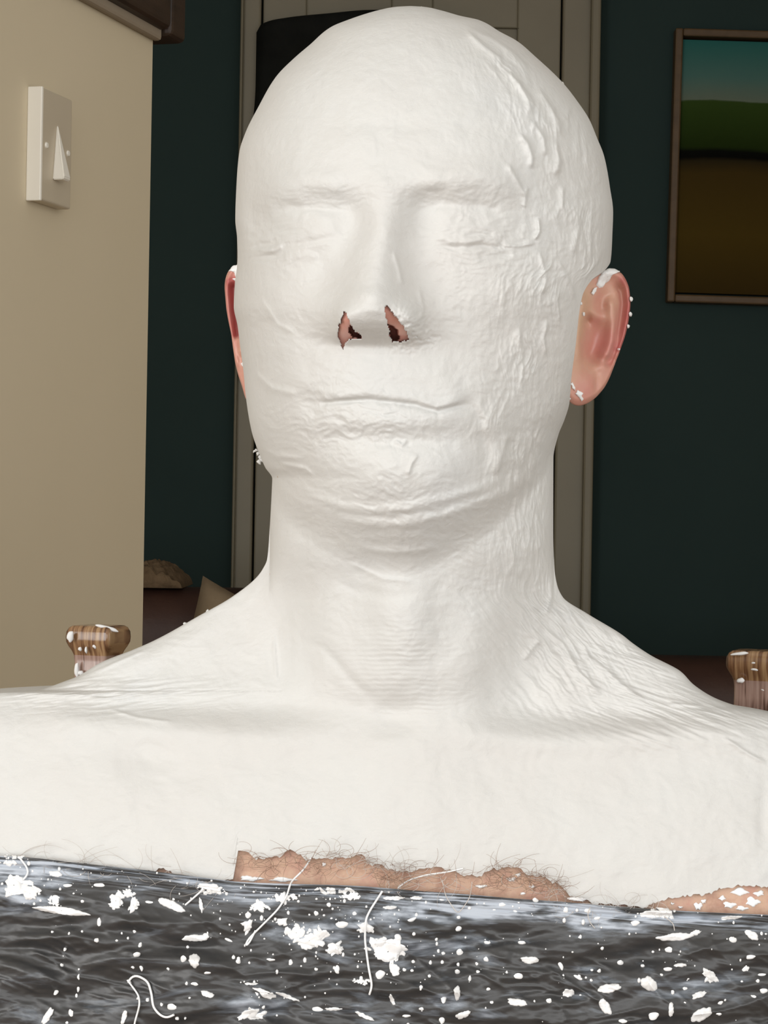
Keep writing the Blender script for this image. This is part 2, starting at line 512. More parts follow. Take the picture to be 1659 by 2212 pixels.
ring = [i for i in range(nu)] + [j * nu + nu - 1 for j in range(1, nv)] + [(nv - 1) * nu + i for i in range(nu - 2, -1, -1)] + [j * nu for j in range(nv - 2, 0, -1)]
for k in range(len(ring)):
    a, b2 = ring[k], ring[(k + 1) % len(ring)]
    Fq.append((a, a + N0, b2 + N0, b2))
tag(mesh_obj('hanging_coat', Va, Fq, DARKCLOTH), 'black coat hanging on the cream door behind the head', 'coat')

# landscape painting
def make_canvas():
    m, nt, bs = new_mat('landscape_paint')
    tc = nt.nodes.new('ShaderNodeTexCoord'); sp = nt.nodes.new('ShaderNodeSeparateXYZ')
    nt.links.new(tc.outputs['Object'], sp.inputs['Vector'])
    def math_(op, a, b=None):
        n = nt.nodes.new('ShaderNodeMath'); n.operation = op
        for i, q in enumerate((a, b)):
            if q is None: continue
            if isinstance(q, (int, float)): n.inputs[i].default_value = q
            else: nt.links.new(q, n.inputs[i])
        return n.outputs[0]
    nz = noise(nt, coords(nt, (1, 1, 3)), 5, 5)
    # v: 0 at the foot of the canvas, 1 at its top
    v = math_('DIVIDE', sp.outputs['Z'], CANVAS_H)
    v = math_('ADD', v, math_('MULTIPLY', math_('SUBTRACT', nz, 0.5), 0.03))
    hill = math_('MULTIPLY', math_('SINE', math_('MULTIPLY', math_('ADD', sp.outputs['X'], 0.1), 7.0)), 0.015)
    v = math_('ADD', v, math_('MULTIPLY', hill, -1.0))
    col = ramp(nt, v, [(0.0, (0.052, 0.032, 0.007)), (0.22, (0.085, 0.054, 0.009)), (0.46, (0.064, 0.04, 0.009)), (0.51, (0.03, 0.022, 0.008)),
                       (0.525, (0.003, 0.003, 0.002)), (0.548, (0.004, 0.005, 0.003)), (0.565, (0.018, 0.034, 0.005)), (0.745, (0.04, 0.075, 0.014)), (0.75, (0.16, 0.20, 0.15)),
                       (0.84, (0.09, 0.19, 0.165)), (1.0, (0.025, 0.15, 0.135))])
    nt.links.new(col, bs.inputs['Base Color'])
    bs.inputs['Roughness'].default_value = 0.8
    bs.inputs['Specular IOR Level'].default_value = 0.08
    bump(nt, bs, noise(nt, coords(nt), 120, 4), 0.3, 0.001)
    return m
pz1, pz0 = bz(58), bz(645)
PW = 0.78
CANVAS_H = pz1 - pz0 - .05
pic = empty('framed_painting', (bx(1428), YB - 0.02, pz0))
pic.rotation_euler = (0, math.radians(0.8), 0)
tag(pic, 'wood-framed landscape painting with teal sky and green hill on the green wall', 'painting')
fw = 0.019
for nm, a in (('frame_side', (0, fw, 0, pz1 - pz0)), ('frame_side', (PW - fw, PW, 0, pz1 - pz0)), ('frame_rail', (fw, PW - fw, 0, fw)), ('frame_rail', (fw, PW - fw, pz1 - pz0 - fw, pz1 - pz0))):
    bm_obj(nm, box_bm(a[0], a[1], -0.03, 0.015, a[2], a[3], .004, 2), FRAMEW, pic)
cv = bm_obj('canvas', box_bm(fw - .002 - fw, PW - 2 * fw + .002, -0.012, 0.010, 0, CANVAS_H), make_canvas(), pic)
cv.location = (fw, 0, 0.025)

# brown sofa with its cushions, far left; second one at the right
def sofa_mesh(w, d, h, seat_h, arm_w):
    parts = {}
    parts['base'] = box_bm(0, w, 0, d, 0.08, seat_h - .1, .03, 3)
    parts['backrest'] = box_bm(0.02, w - .02, d - .26, d, 0.15, h, .09, 5)
    return parts
def build_sofa(name, loc, w, d, h, rz, label):
    r = empty(name, loc, rz); tag(r, label, 'sofa')
    for nm, b in sofa_mesh(w, d, h, .46, .2).items(): bm_obj(nm, b, LEATHER, r, True)
    for x0 in (0.0, w - .22): bm_obj('arm', box_bm(x0, x0 + .22, 0.0, d - .02, 0.08, .64, .07, 5), LEATHER, r, True)
    for k in range(2):
        x0 = .23 + k * (w - .46) / 2
        bm_obj('seat_cushion', box_bm(x0, x0 + (w - .47) / 2, -.02, d - .24, .35, .48, .05, 4), LEATHER, r, True)
    for x0 in (.08, w - .14):
        for y0 in (.06, d - .12):
            bm_obj('foot', box_bm(x0, x0 + .06, y0, y0 + .06, 0, .09, .008, 2), BEAM, r)
    return r
ZL = CAM.z - 4.7 * (1272 - 1106) * K
s1 = build_sofa('leather_sofa', (-1.62, 2.85, 0), 1.90, 0.86, ZL, 0, 'dark brown leather sofa behind the shoulder on the left')
ZR = CAM.z - 4.9 * (1399 - 1106) * K
s2 = build_sofa('leather_armchair', (0.42, 3.05, 0), 1.25, 0.86, ZR, 0, 'low dark brown leather armchair under the painting')
s2['category'] = 'armchair'

def cushion(name, loc, size, thick, rot, m, label, cat):
    n = 22; t = np.linspace(-1, 1, n)
    A, B = np.meshgrid(t, t)
    pinch = 1 - 0.10 * (1 - np.abs(A) ** 2) * np.abs(B) ** 3
    pinch2 = 1 - 0.10 * (1 - np.abs(B) ** 2) * np.abs(A) ** 3
    hgt = thick * ((1 - A ** 4) * (1 - B ** 4)) ** 0.5 + 0.002
    X = A * size * pinch2; Z = B * size * pinch
    wr = 0.006 * fbm(A * 3, B * 3, 4)
    V1 = np.stack([X, -hgt + wr * (hgt / thick), Z], -1).reshape(-1, 3); V2 = np.stack([X, hgt, Z], -1).reshape(-1, 3)
    V = np.concatenate([V1, V2]); Fc = []; N = n * n
    for j in range(n - 1):
        for i in range(n - 1):
            a = j * n + i
            Fc += [(a, a + 1, a + n + 1, a + n), (N + a, N + a + n, N + a + n + 1, N + a + 1)]
    rg = list(range(n)) + [j * n + n - 1 for j in range(1, n)] + [(n - 1) * n + i for i in range(n - 2, -1, -1)] + [j * n for j in range(n - 2, 0, -1)]
    for k in range(len(rg)):
        a, b2 = rg[k], rg[(k + 1) % len(rg)]
        Fc.append((a, a + N, b2 + N, b2))
    o = mesh_obj(name, V, Fc, m); o.location = loc; o.rotation_euler = rot
    return tag(o, label, cat)
def at(px, py, D): return unproj(px, py, D)
ap = at(428, 1226, 4.36)
cushion('cushion', (ap.x + .128, ap.y, .48 + .256), 0.2, 0.075, (math.radians(-4), math.radians(20), 0), TANCLOTH,
        'tan square cushion leaning on the brown sofa, one corner up', 'cushion')
# crumpled brown throw over the sofa back beside the partition
n = 60; t = np.linspace(-1, 1, n); A, B = np.meshgrid(t, t)
p = at(322, 1262, 4.62)
r2 = np.clip(1 - A ** 2, 0, 1) ** .5
hz = 0.048 * r2 * (1 - 0.4 * B ** 2) + 0.012 * fbm(A * 3, B * 3, 9) * r2
V1 = np.stack([p.x + A * .078, p.y + B * .13, ZL + 0.002 + hz], -1).reshape(-1, 3)
V2 = V1.copy(); V2[:, 2] = ZL + 0.001
Fc = []; N = n * n
for j in range(n - 1):
    for i in range(n - 1):
        a = j * n + i
        Fc += [(a, a + 1, a + n + 1, a + n), (N + a, N + a + n, N + a + n + 1, N + a + 1)]
rg = list(range(n)) + [j * n + n - 1 for j in range(1, n)] + [(n - 1) * n + i for i in range(n - 2, -1, -1)] + [j * n for j in range(n - 2, 0, -1)]
for k in range(len(rg)):
    a, b2 = rg[k], rg[(k + 1) % len(rg)]; Fc.append((a, a + N, b2 + N, b2))
tag(mesh_obj('folded_throw', V1.tolist() + V2.tolist(), Fc, THROW), 'folded brown woollen throw on top of the sofa by the partition edge', 'throw')

# ------------------------------------------------------------------ the person: surface described in photo rows
XL = pc([(13, 884), (14.5, 857), (20, 826), (27, 799), (41.6, 755), (58, 715.5), (97.6, 668), (123, 638), (166, 596), (231, 558), (287, 530),
         (328, 517), (393, 511), (474, 508), (515, 512), (556, 513), (575, 512), (610, 507.5), (662, 505), (703, 513), (751, 519), (800, 525.5), (849, 530),
         (930, 543), (985, 562), (1010, 573), (1034, 588), (1060, 587), (1150, 582), (1208, 577), (1230, 567), (1245, 556), (1290, 500), (1330, 430), (1385, 330), (1405, 284),
         (1430, 220), (1463, 163), (1474, 134), (1486, 101), (1491.5, 82), (1493.5, 20), (1497, -60), (1510, -120), (1580, -210), (1750, -262), (2000, -290), (2300, -300), (4500, -320)])
XR = pc([(13, 888), (14.5, 914), (21.7, 950), (34, 994), (43, 1034), (69, 1081), (88.6, 1117), (120, 1154), (179, 1216), (217, 1246), (258, 1273),
         (296, 1289), (339, 1305.5), (407, 1318), (458, 1324.5), (502, 1323), (564, 1319), (580, 1310), (605, 1278), (640, 1258), (750, 1243), (820, 1234), (870, 1230), (905, 1220), (940, 1206), (990, 1195.5),
         (1150, 1195), (1230, 1198), (1265, 1204), (1290, 1216), (1325, 1268), (1372, 1345), (1388, 1365), (1415, 1405), (1450, 1470), (1480, 1500), (1525, 1590), (1537, 1655), (1552, 1720), (1590, 1800), (1680, 1860), (1850, 1920), (2100, 1950), (2300, 1960), (4500, 1980)])
XRD = pc([(13, 888), (14.5, 914), (21.7, 950), (34, 994), (43, 1034), (69, 1081), (88.6, 1117), (120, 1154), (179, 1216), (217, 1246), (258, 1273),
         (296, 1289), (339, 1305.5), (407, 1318), (458, 1324.5), (502, 1323), (564, 1319), (640, 1307), (700, 1293), (800, 1262), (870, 1236), (905, 1221), (940, 1206), (990, 1195.5), (1150, 1195), (1230, 1198)])
MID = pc([(13, 886), (150, 880), (300, 868), (430, 842), (560, 822), (760, 815), (880, 842), (1050, 862), (1200, 880), (1400, 885), (1700, 870), (2300, 850), (4500, 840)])
FFACE = pc([(13, 0), (14.5, 70), (20, 120), (30, 165), (50, 220), (90, 285), (140, 340), (210, 390), (300, 432), (400, 458), (500, 462), (600, 458), (700, 456), (800, 462), (900, 458), (1000, 444), (1080, 422), (1150, 396), (1260, 370)])
FNECK = pc([(800, 140), (1000, 255), (1150, 290), (1250, 282), (1350, 272), (1450, 255), (1530, 232), (1600, 225), (1700, 215), (2000, 180)])
FCHEST = pc([(1200, 0), (1215, 2), (1250, 16), (1300, 34), (1400, 68), (1450, 92), (1500, 128), (1550, 176), (1600, 208), (1700, 252), (1850, 300), (2000, 330), (2212, 350), (2600, 380), (3400, 430), (4500, 450)])
BACK = pc([(13, 0), (14.5, 90), (20, 150), (40, 240), (90, 340), (200, 430), (400, 480), (560, 470), (800, 380), (1000, 300), (1200, 270), (1400, 300), (1600, 340), (2000, 380), (4500, 420)])
JAW = pc([(400, 960), (560, 1018), (590, 1038), (620, 1062), (680, 1098), (740, 1118), (800, 1130), (860, 1134), (930, 1124), (1000, 1102), (1060, 1074), (1110, 1044), (1150, 1008), (1200, 945), (1235, 885), (1400, 780)])

def superell(t, p):
    return np.clip(1 - np.abs(t) ** p, 0, 1) ** (1.0 / p)

def base_forward(x, y):
    xl, xr, m = XL(y), np.where(y < 1190, XRD(y), XR(y)), MID(y)
    t = np.where(x < m, (x - m) / np.maximum(m - xl, 1), (x - m) / np.maximum(xr - m, 1))
    pf = 2.25 - 0.42 * sstep(860, 1060, y)
    face = FFACE(y) * np.clip(1 - np.abs(t) ** pf, 0, 1) ** (1.0 / pf)
    nl, nr = 583.0, 1196.0
    tn = np.where(x < 884, (x - 884) / (884 - nl), (x - 884) / (nr - 884))
    fl = sstep(1165, 1300, y)
    soft = (0.5 + 0.5 * np.cos(np.pi * np.clip(np.abs(tn) / 1.22, 0, 1))) ** 0.75
    neck = FNECK(y) * (superell(tn, 2.1) * (1 - fl) + soft * fl)
    chest = FCHEST(y) * superell(t, 3.2)
    kk = 60.0
    body = np.log(np.exp(np.clip(neck / kk, 0, 30)) + np.exp(np.clip(chest / kk, 0, 30)) - 1) * kk
    R_ = 50 + 62 * np.exp(-((x - 862) / 230.0) ** 2)
    s = sstep(-0.10, 1.0, (y - JAW(x)) / R_)
    return face * (1 - s) + body * s

def sculpt(x, y):
    """anatomy, in photo pixels towards the lens"""
    h = np.zeros_like(x)
    g = lambda *a: gau(x, y, *a)
    # forehead, temples
    h += 8 * g(700, 330, 110, 60) + 7 * g(960, 320, 100, 60)
    h -= 14 * g(545, 430, 40, 70) + 16 * g(1190, 430, 70, 80)
    h -= 5 * g(830, 270, 160, 18)
    # brow ridges
    h += ridge(x, y, [(545, 450), (590, 415), (650, 392), (720, 396), (785, 412)], 24, 17, .3)
    h += ridge(x, y, [(868, 415), (930, 392), (1010, 380), (1085, 396), (1135, 440)], 24, 17, .3)
    h -= ridge(x, y, [(880, 448), (930, 428), (985, 412)], 15, 9, .35)
    h -= ridge(x, y, [(640, 425), (700, 432), (775, 436)], 12, 7, .35)
    h -= ridge(x, y, [(535, 500), (556, 470), (590, 455)], 16, 6, .35)
    h += 7 * g(828, 395, 45, 22)
    # eye sockets, lids
    h -= 27 * g(640, 488, 88, 44) + 26 * g(1010, 488, 92, 44)
    h += 27 * g(656, 496, 56, 34) + 25 * g(1000, 498, 62, 36)
    h -= 25 * g(764, 474, 26, 40) + 27 * g(908, 474, 26, 42)
    h -= ridge(x, y, [(580, 466), (615, 450), (660, 447), (720, 455), (775, 448)], 8, 9, .3)
    h -= ridge(x, y, [(890, 456), (930, 446), (985, 440), (1050, 448), (1100, 470)], 9, 7, .3)
    h -= 8 * g(560, 488, 34, 20)
    # closed-lid creases
    h -= ridge(x, y, [(552, 550), (580, 556), (606, 546), (640, 530), (700, 516), (745, 512)], 6, 5, .3)
    h -= 6 * g(590, 552, 26, 6, -8) + 5 * g(572, 528, 24, 5, -10) - 5 * g(580, 540, 24, 5, -8) - 4 * g(655, 535, 40, 8, -12)
    h -= ridge(x, y, [(545, 530), (580, 530), (600, 520)], 5, 5)
    h -= ridge(x, y, [(535, 512), (556, 514), (572, 500)], 5, 4)
    h += ridge(x, y, [(556, 540), (585, 542), (612, 530)], 4, 4)
    h += ridge(x, y, [(610, 556), (640, 552), (690, 556)], 7, 5)
    h -= ridge(x, y, [(930, 528), (985, 535), (1040, 530), (1060, 536), (1100, 530), (1150, 522)], 5, 6)
    h -= ridge(x, y, [(1000, 510), (1040, 504), (1070, 506)], 4, 4)
    h -= ridge(x, y, [(1030, 555), (1060, 552), (1110, 548)], 6, 5)
    h += ridge(x, y, [(960, 522), (1010, 524), (1050, 514)], 5, 4)
    # cheekbones, cheeks
    h += 14 * g(600, 640, 70, 60) + 16 * g(1060, 640, 90, 60)
    h -= 12 * g(560, 880, 60, 90) + 14 * g(1130, 850, 60, 110)
    # nose: bridge, tip, wings with their undersides
    nc = pc([(380, 830), (440, 828), (520, 818), (600, 806), (650, 802), (700, 805), (760, 812)])(y)
    nh = pc([(380, 0), (420, 12), (450, 24), (500, 44), (560, 70), (610, 98), (645, 118), (668, 120), (690, 110), (708, 90), (722, 62), (736, 30), (748, 10), (766, 0)])(y)
    nw = pc([(380, 60), (440, 42), (500, 42), (560, 50), (620, 66), (680, 80), (715, 78), (745, 68), (770, 66)])(y)
    q = (x - nc) / nw
    h += nh * np.exp(-0.5 * np.abs(q * 1.16) ** 2.15)
    h += 40 * g(741, 690, 24, 24) + 46 * g(888, 688, 25, 27)
    h += 12 * g(738, 722, 20, 12) + 14 * g(888, 724, 24, 14)
    h += 14 * g(803, 648, 42, 32)
    h -= 9 * g(716, 700, 10, 34, 12) + 9 * g(920, 700, 11, 34, -12)
    h -= 4 * g(808, 748, 60, 8)
    # cheeks either side of the nose
    h -= 12 * g(720, 600, 40, 60) + 12 * g(925, 610, 40, 60)
    # mouth
    h += 12 * g(835, 825, 120, 42)
    lip = [(668, 866), (700, 870), (735, 867), (790, 863), (850, 868), (900, 875), (945, 888), (1000, 874), (1020, 868)]
    h -= ridge(x, y, lip, 5, 10, .12)
    h += fold(x, y, [(p_[0], p_[1] - 7) for p_ in lip][::-1], 16, 7, .15)
    h += 13 * g(845, 905, 110, 22)
    h -= 12 * g(845, 950, 120, 17)
    h -= 9 * g(672, 872, 18, 18) + 9 * g(1012, 876, 16, 16)
    h -= ridge(x, y, [(700, 690), (672, 760), (655, 830)], 20, 6, .4)
    h -= ridge(x, y, [(930, 710), (985, 780), (1020, 850)], 26, 6, .4)
    h -= ridge(x, y, [(1008, 862), (1030, 885), (1044, 920), (1050, 980), (1042, 1040)], 10, 9, .3)
    h += ridge(x, y, [(1060, 880), (1075, 950), (1072, 1030)], 20, 11, .35)
    h += ridge(x, y, [(1028, 860), (1050, 905), (1053, 960)], 6, 6, .3)
    # chin
    h += 26 * g(865, 1020, 120, 48)
    h += 8 * g(740, 1050, 90, 40) + 8 * g(985, 1040, 60, 40)
    h -= ridge(x, y, [(862, 948), (840, 960), (870, 965), (890, 955)], 6, 4)
    # jaw edge ridge and the rolls under it
    h += ridge(x, y, [(622, 1028), (672, 1070), (740, 1095), (815, 1104), (890, 1096), (960, 1078), (1050, 1052), (1110, 1020)], 8, 8, .2)
    h += ridge(x, y, [(700, 1112), (790, 1132), (880, 1132), (960, 1112), (1040, 1084), (1110, 1060), (1160, 1030)], 7, 6, .2)
    h += ridge(x, y, [(760, 1180), (830, 1193), (900, 1190), (960, 1176)], 6, 6, .25)
    h += ridge(x, y, [(1030, 1020), (1080, 1000), (1140, 965), (1190, 930)], 22, 8, .3)
    # neck: sterno-mastoid cords, throat
    h += ridge(x, y, [(660, 1180), (690, 1300), (720, 1420), (770, 1530)], 40, 14, .3)
    h += ridge(x, y, [(1120, 1140), (1090, 1260), (1040, 1400), (960, 1540)], 42, 16, .3)
    h += 14 * g(862, 1330, 60, 70)
    h -= 10 * g(775, 1340, 34, 110) + 10 * g(950, 1340, 34, 110)
    h -= ridge(x, y, [(690, 1230), (760, 1270), (840, 1290), (930, 1280)], 10, 4, .3)
    h -= ridge(x, y, [(630, 1378), (700, 1400), (760, 1470), (830, 1532)], 8, 6, .3)
    # notch, collar bones, hollows above them
    h -= 34 * g(845, 1545, 55, 32)
    h += ridge(x, y, [(930, 1560), (1060, 1590), (1200, 1600), (1380, 1588), (1560, 1582), (1680, 1600)], 26, 20, .2)
    h += ridge(x, y, [(770, 1560), (640, 1590), (500, 1585), (330, 1570), (150, 1545), (30, 1545)], 28, 16, .2)
    h -= 26 * g(1240, 1540, 110, 26) + 16 * g(1420, 1548, 130, 20)
    h -= 9 * g(1130, 1490, 40, 60, 15)
    h += 16 * g(1180, 1470, 30, 60) * 0 + 14 * g(1230, 1470, 60, 44)
    h -= 18 * g(540, 1536, 130, 22) + 16 * g(270, 1528, 150, 18)
    h -= 8 * g(600, 1440, 20, 70)
    h += 3 * ridge(x, y, [(588, 1380), (594, 1430), (592, 1490)], 5, 1, .3)
    # trapezius edge line, shoulder dimple
    h += ridge(x, y, [(160, 1480), (300, 1430), (420, 1375), (520, 1315)], 12, 5, .3)
    h -= 16 * g(310, 1640, 60, 40) - 10 * g(230, 1690, 60, 60)
    h += 10 * g(900, 1800, 500, 90)
    # armpit folds at the edges
    h -= 6 * g(1648, 1770, 10, 40)
    return h

def plaster_detail(x, y):
    """laps, runs and grain of the wet coat"""
    h = np.zeros_like(x)
    wx = x + 14 * vnoise(x / 70, y / 70, 3); wy = y + 14 * vnoise(x / 70, y / 70, 5)
    # gentle unevenness everywhere
    h += 2.4 * fbm(wx / 85, wy / 85, 11, 4)
    # fine crumple in patches
    patch = sstep(0.0, 0.6, fbm(x / 150, y / 150, 21, 2) + 0.15)
    face_m = sstep(380, 460, y) * (1 - sstep(1300, 1500, y))
    h += (0.4 + 0.65 * patch * face_m) * ridged(wx / 34, wy / 20, 31, 3) * 0.85
    # crumpled cloth below the mouth and round the jaw
    mo = gau(x, y, 740, 915, 150, 55) + gau(x, y, 690, 1080, 150, 45) * .5 + gau(x, y, 1000, 1130, 120, 60) * .6
    h += 2.2 * mo * ridged(wx / 40, wy / 18, 41, 3)
    # round the eyes
    eo = gau(x, y, 1080, 540, 90, 50) + gau(x, y, 590, 530, 60, 35) + .55 * gau(x, y, 960, 420, 120, 30) + .55 * gau(x, y, 700, 430, 100, 25)
    h += 1.7 * eo * ridged(wx / 46, wy / 13, 51, 3)
    # runs down the right-hand side of the head
    cxr = XR(np.clip(y, 20, 900)); rel = (cxr - x)
    flow = x + 0.28 * (y - 300) * np.exp(-((y - 120) / 260.0) ** 2)
    rm = sstep(270, 60, rel) * (0.35 + 0.65 * sstep(-.25, .45, fbm(x / 90, y / 110, 65, 2))) * sstep(60, 160, y) * (1 - sstep(1000, 1180, y)) * (x > 860)
    rm = rm * (0.55 + 0.45 * sstep(0, 18, rel))
    run = ridged((flow - 0.9 * (cxr - 1200) * 0.6 + 26 * vnoise(x / 60, y / 80, 61)) / 34, (y + 20 * vnoise(x / 50, y / 50, 62)) / 105, 63, 3)
    h += 3.6 * rm * run
    h += 2.0 * rm * ridged((flow - 0.54 * (cxr - 1200) + 14 * vnoise(x / 30, y / 60, 68)) / 15, y / 75, 69, 2)
    h += 1.4 * rm * ridged(wx / 17, wy / 30, 67, 2)
    # runs down the right side of the neck on to the shoulder
    rn = gau(x, y, 1150, 1160, 60, 140) + gau(x, y, 1230, 1400, 90, 90)
    sl = (x - 0.75 * (y - 1280) * sstep(1250, 1330, y))
    h += 4.0 * rn * ridged((sl + 6 * vnoise(x / 30, y / 60, 71)) / 22, y / 95, 73, 3)
    # strokes along both shoulders
    hl = gau(x, y, 200, 1500, 170, 26); hr = gau(x, y, 1480, 1560, 160, 40) + gau(x, y, 1330, 1450, 120, 60)
    h += 3.0 * hl * ridged(x / 110, (y + .12 * x) / 12, 81, 2) + 2.4 * hr * ridged(x / 100, (y - .35 * x) / 14, 83, 2)
    # ribbed print on the throat
    th = gau(x, y, 850, 1430, 70, 60) + .7 * gau(x, y, 930, 1540, 30, 30)
    h += 0.45 * th * np.sin(y / 1.7 + 2 * vnoise(x / 40, y / 40, 91))
    # individual laps and runs seen on the coat
    runs = [([(1004, 62), (1040, 95), (1072, 120), (1090, 132)], 9, 9), ([(1000, 55), (1060, 80), (1110, 115), (1150, 160)], 9, 9),
            ([(1095, 150), (1120, 180), (1140, 215), (1150, 250)], 9, 9), ([(1115, 170), (1145, 210), (1160, 240)], 7, 7),
            ([(1160, 185), (1185, 225), (1205, 260), (1212, 300)], 9, 9), ([(1150, 260), (1175, 300), (1180, 340)], 8, 8),
            ([(1120, 285), (1140, 310), (1150, 340), (1148, 368)], 9, 9), ([(1095, 350), (1120, 395), (1138, 430)], 8, 7),
            ([(1200, 300), (1208, 345), (1205, 380)], 8, 8), ([(1140, 400), (1132, 450), (1130, 448)], 6, 5),
            ([(1163, 468), (1166, 500), (1155, 520)], 5, 9), ([(1158, 525), (1120, 532), (1080, 530)], 6, 6),
            ([(1217, 400), (1215, 450), (1210, 460)], 7, 6), ([(1255, 440), (1250, 500), (1235, 560)], 10, 7),
            ([(1290, 350), (1298, 380), (1292, 400)], 8, 5), ([(1165, 540), (1180, 600), (1172, 640)], 7, 6), ([(1205, 560), (1225, 600), (1245, 650)], 6, 6),
            ([(1185, 690), (1175, 730), (1180, 770)], 6, 6), ([(1200, 620), (1210, 700)], 6, 5), ([(1120, 700), (1130, 780), (1125, 860)], 9, 5),
            ([(1100, 930), (1080, 1000), (1072, 1030)], 9, 6), ([(1190, 1250), (1192, 1290), (1180, 1330)], 6, 8), ([(1170, 1380), (1150, 1400), (1130, 1430)], 7, 6),
            ([(1220, 1400), (1250, 1450), (1300, 1500)], 8, 8), ([(1250, 1400), (1300, 1440), (1345, 1480), (1400, 1520)], 9, 8),
            ([(1330, 1372), (1345, 1376), (1360, 1388)], 8, 7), ([(1440, 1520), (1480, 1522), (1520, 1526)], 5, 5), ([(1560, 1590), (1620, 1630), (1659, 1650)], 6, 5),
            ([(60, 1500), (160, 1500), (260, 1512)], 6, 4), ([(230, 1530), (300, 1550), (380, 1560)], 5, 4), ([(140, 1476), (230, 1440), (330, 1395)], 6, 5),
            ([(592, 1360), (594, 1420), (600, 1480)], 4, 2.5), ([(740, 1212), (770, 1222), (830, 1250), (900, 1255)], 7, 3), 
            ([(850, 950), (868, 962), (880, 948)], 5, 5), ([(905, 980), (890, 1000), (880, 1030)], 6, 4), ([(540, 960), (600, 985), (660, 990)], 10, 6), ([(600, 1000), (660, 1012), (680, 1030)], 7, 5),
            ([(560, 640), (600, 700), (640, 720)], 8, 3), ([(545, 800), (590, 840), (650, 850)], 10, 5), ([(850, 540), (862, 580), (870, 620)], 6, 5), ([(905, 620), (915, 670), (905, 700)], 6, 4)]
    for pts, sg, am in runs:
        h += ridge(x, y, pts, sg * .55, am * .55, .2) + fold(x, y, pts, sg, am * .5, .2)
    # nick and crumbs round the nose
    h += 3.0 * (gau(x, y, 885, 735, 40, 16) + gau(x, y, 890, 690, 28, 30)) * ridged(wx / 12, wy / 12, 95, 2)
    return h

def edge_soft(x, y):
    """fade detail where the surface turns away so that the outline stays put"""
    d = np.minimum(x - XL(y), XR(y) - x)
    return 0.25 + 0.75 * sstep(0, 40, d)

def forward(x, y, detail=True):
    d = base_forward(x, y)
    e = edge_soft(x, y)
    d = d + sculpt(x, y) * e * sstep(14, 60, y)
    if detail:
        d = d + 1.3 * plaster_detail(x, y) * e * sstep(14, 40, y)
    return d

# nostril openings (outline of the bare skin, and of the dark hole inside)
NOST = [[(744, 668), (737, 690), (731, 705), (730, 728), (736, 742), (741, 757), (746, 740), (755, 733), (781, 731), (779, 722), (766, 714), (755, 694), (749, 680)],
        [(834, 659), (841, 662), (852, 680), (862, 692), (870, 704), (877, 715), (884, 733), (866, 738), (846, 738), (842, 722), (838, 702), (833, 684), (830, 668)]]
HOLE = [[(755, 702), (762, 706), (768, 716), (781, 724), (781, 732), (762, 728), (754, 716)],
        [(837, 701), (848, 704), (858, 713), (861, 726), (860, 737), (846, 739), (841, 722)]]
COAT_END = pc([(-500, 1836), (0, 1853), (40, 1853), (110, 1862), (240, 1874), (330, 1884), (345, 1874), (368, 1876), (380, 1891), (440, 1897), (490, 1901), (506, 1896), (512, 1832), (535, 1836), (548, 1850), (600, 1852), (628, 1838), (648, 1843), (665, 1856),
               (700, 1850), (745, 1853), (782, 1846), (800, 1866), (840, 1872), (880, 1882), (930, 1870), (970, 1880), (1030, 1892), (1050, 1886), (1070, 1874), (1110, 1872), (1140, 1886), (1180, 1896),
               (1215, 1914), (1235, 1938), (1260, 1944), (1330, 1955), (1395, 1957), (1420, 1947), (1460, 1940), (1500, 1932), (1535, 1930), (1555, 1918), (1600, 1914), (1625, 1916), (1660, 1912), (2100, 1930)])
BAG_TOP = pc([(-500, 1822), (0, 1849), (80, 1854), (150, 1862), (300, 1878), (420, 1893), (520, 1905), (620, 1909), (760, 1913), (900, 1924), (1000, 1931), (1100, 1940), (1200, 1947), (1300, 1955), (1450, 1966), (1560, 1972), (1660, 1976), (2100, 1990)])

def rows(y0, y1, step):
    ys = [y0]; y = y0
    while y < y1:
        dy = step
        while dy > 0.05 and max(abs(float(XL(y + dy)) - float(XL(y))), abs(float(XR(y + dy)) - float(XR(y)))) > step * 2.2:
            dy *= 0.7
        y += dy; ys.append(min(y, y1))
    return np.array(ys)

def loft(ys, nf, nb, fwd, back_off=0.0, out=0.0, ymap=None):
    """closed rows: nf columns on the lens side, nb behind"""
    a = np.linspace(-1, 1, nf)
    th = a * np.pi / 2
    s = np.sign(a) * (0.72 * np.sin(np.abs(th)) + 0.28 * (np.abs(a) + 0.0))
    Y = ys[:, None] * np.ones(nf)[None]
    xl, xr, m = XL(ys) - out, XR(ys) + out, MID(ys)
    X = np.where(s[None] < 0, m[:, None] + s[None] * (m - xl)[:, None], m[:, None] + s[None] * (xr - m)[:, None])
    if ymap is not None: Y = ymap(X, Y)
    Fd = fwd(X, Y)
    Vf = unproj_np(X, Y, -Fd)
    tb = np.linspace(0, np.pi, nb + 2)[1:-1]
    c = (xl + xr) / 2; w = (xr - xl) / 2
    Xb = c[:, None] + w[:, None] * np.cos(tb)[None]
    Db = (BACK(ys) + back_off)[:, None] * np.sin(tb)[None] ** 0.8
    Vb = unproj_np(Xb, ys[:, None] * np.ones(nb)[None], Db)
    V = np.concatenate([Vf, Vb], 1)
    n = nf + nb; r = len(ys)
    idx = np.arange(r * n).reshape(r, n)
    q = np.stack([idx[:-1], np.roll(idx, -1, 1)[:-1], np.roll(idx, -1, 1)[1:], idx[1:]], -1)
    return V, X, Y, idx, q

person = empty('person', (0.01, 0.03, 0.0))
tag(person, 'seated person, eyes closed, head, neck and chest coated in white plaster', 'person')
def to_person(o):
    o.parent = person; o.matrix_parent_inverse = Matrix.Translation(-Vector(person.location))
    return o

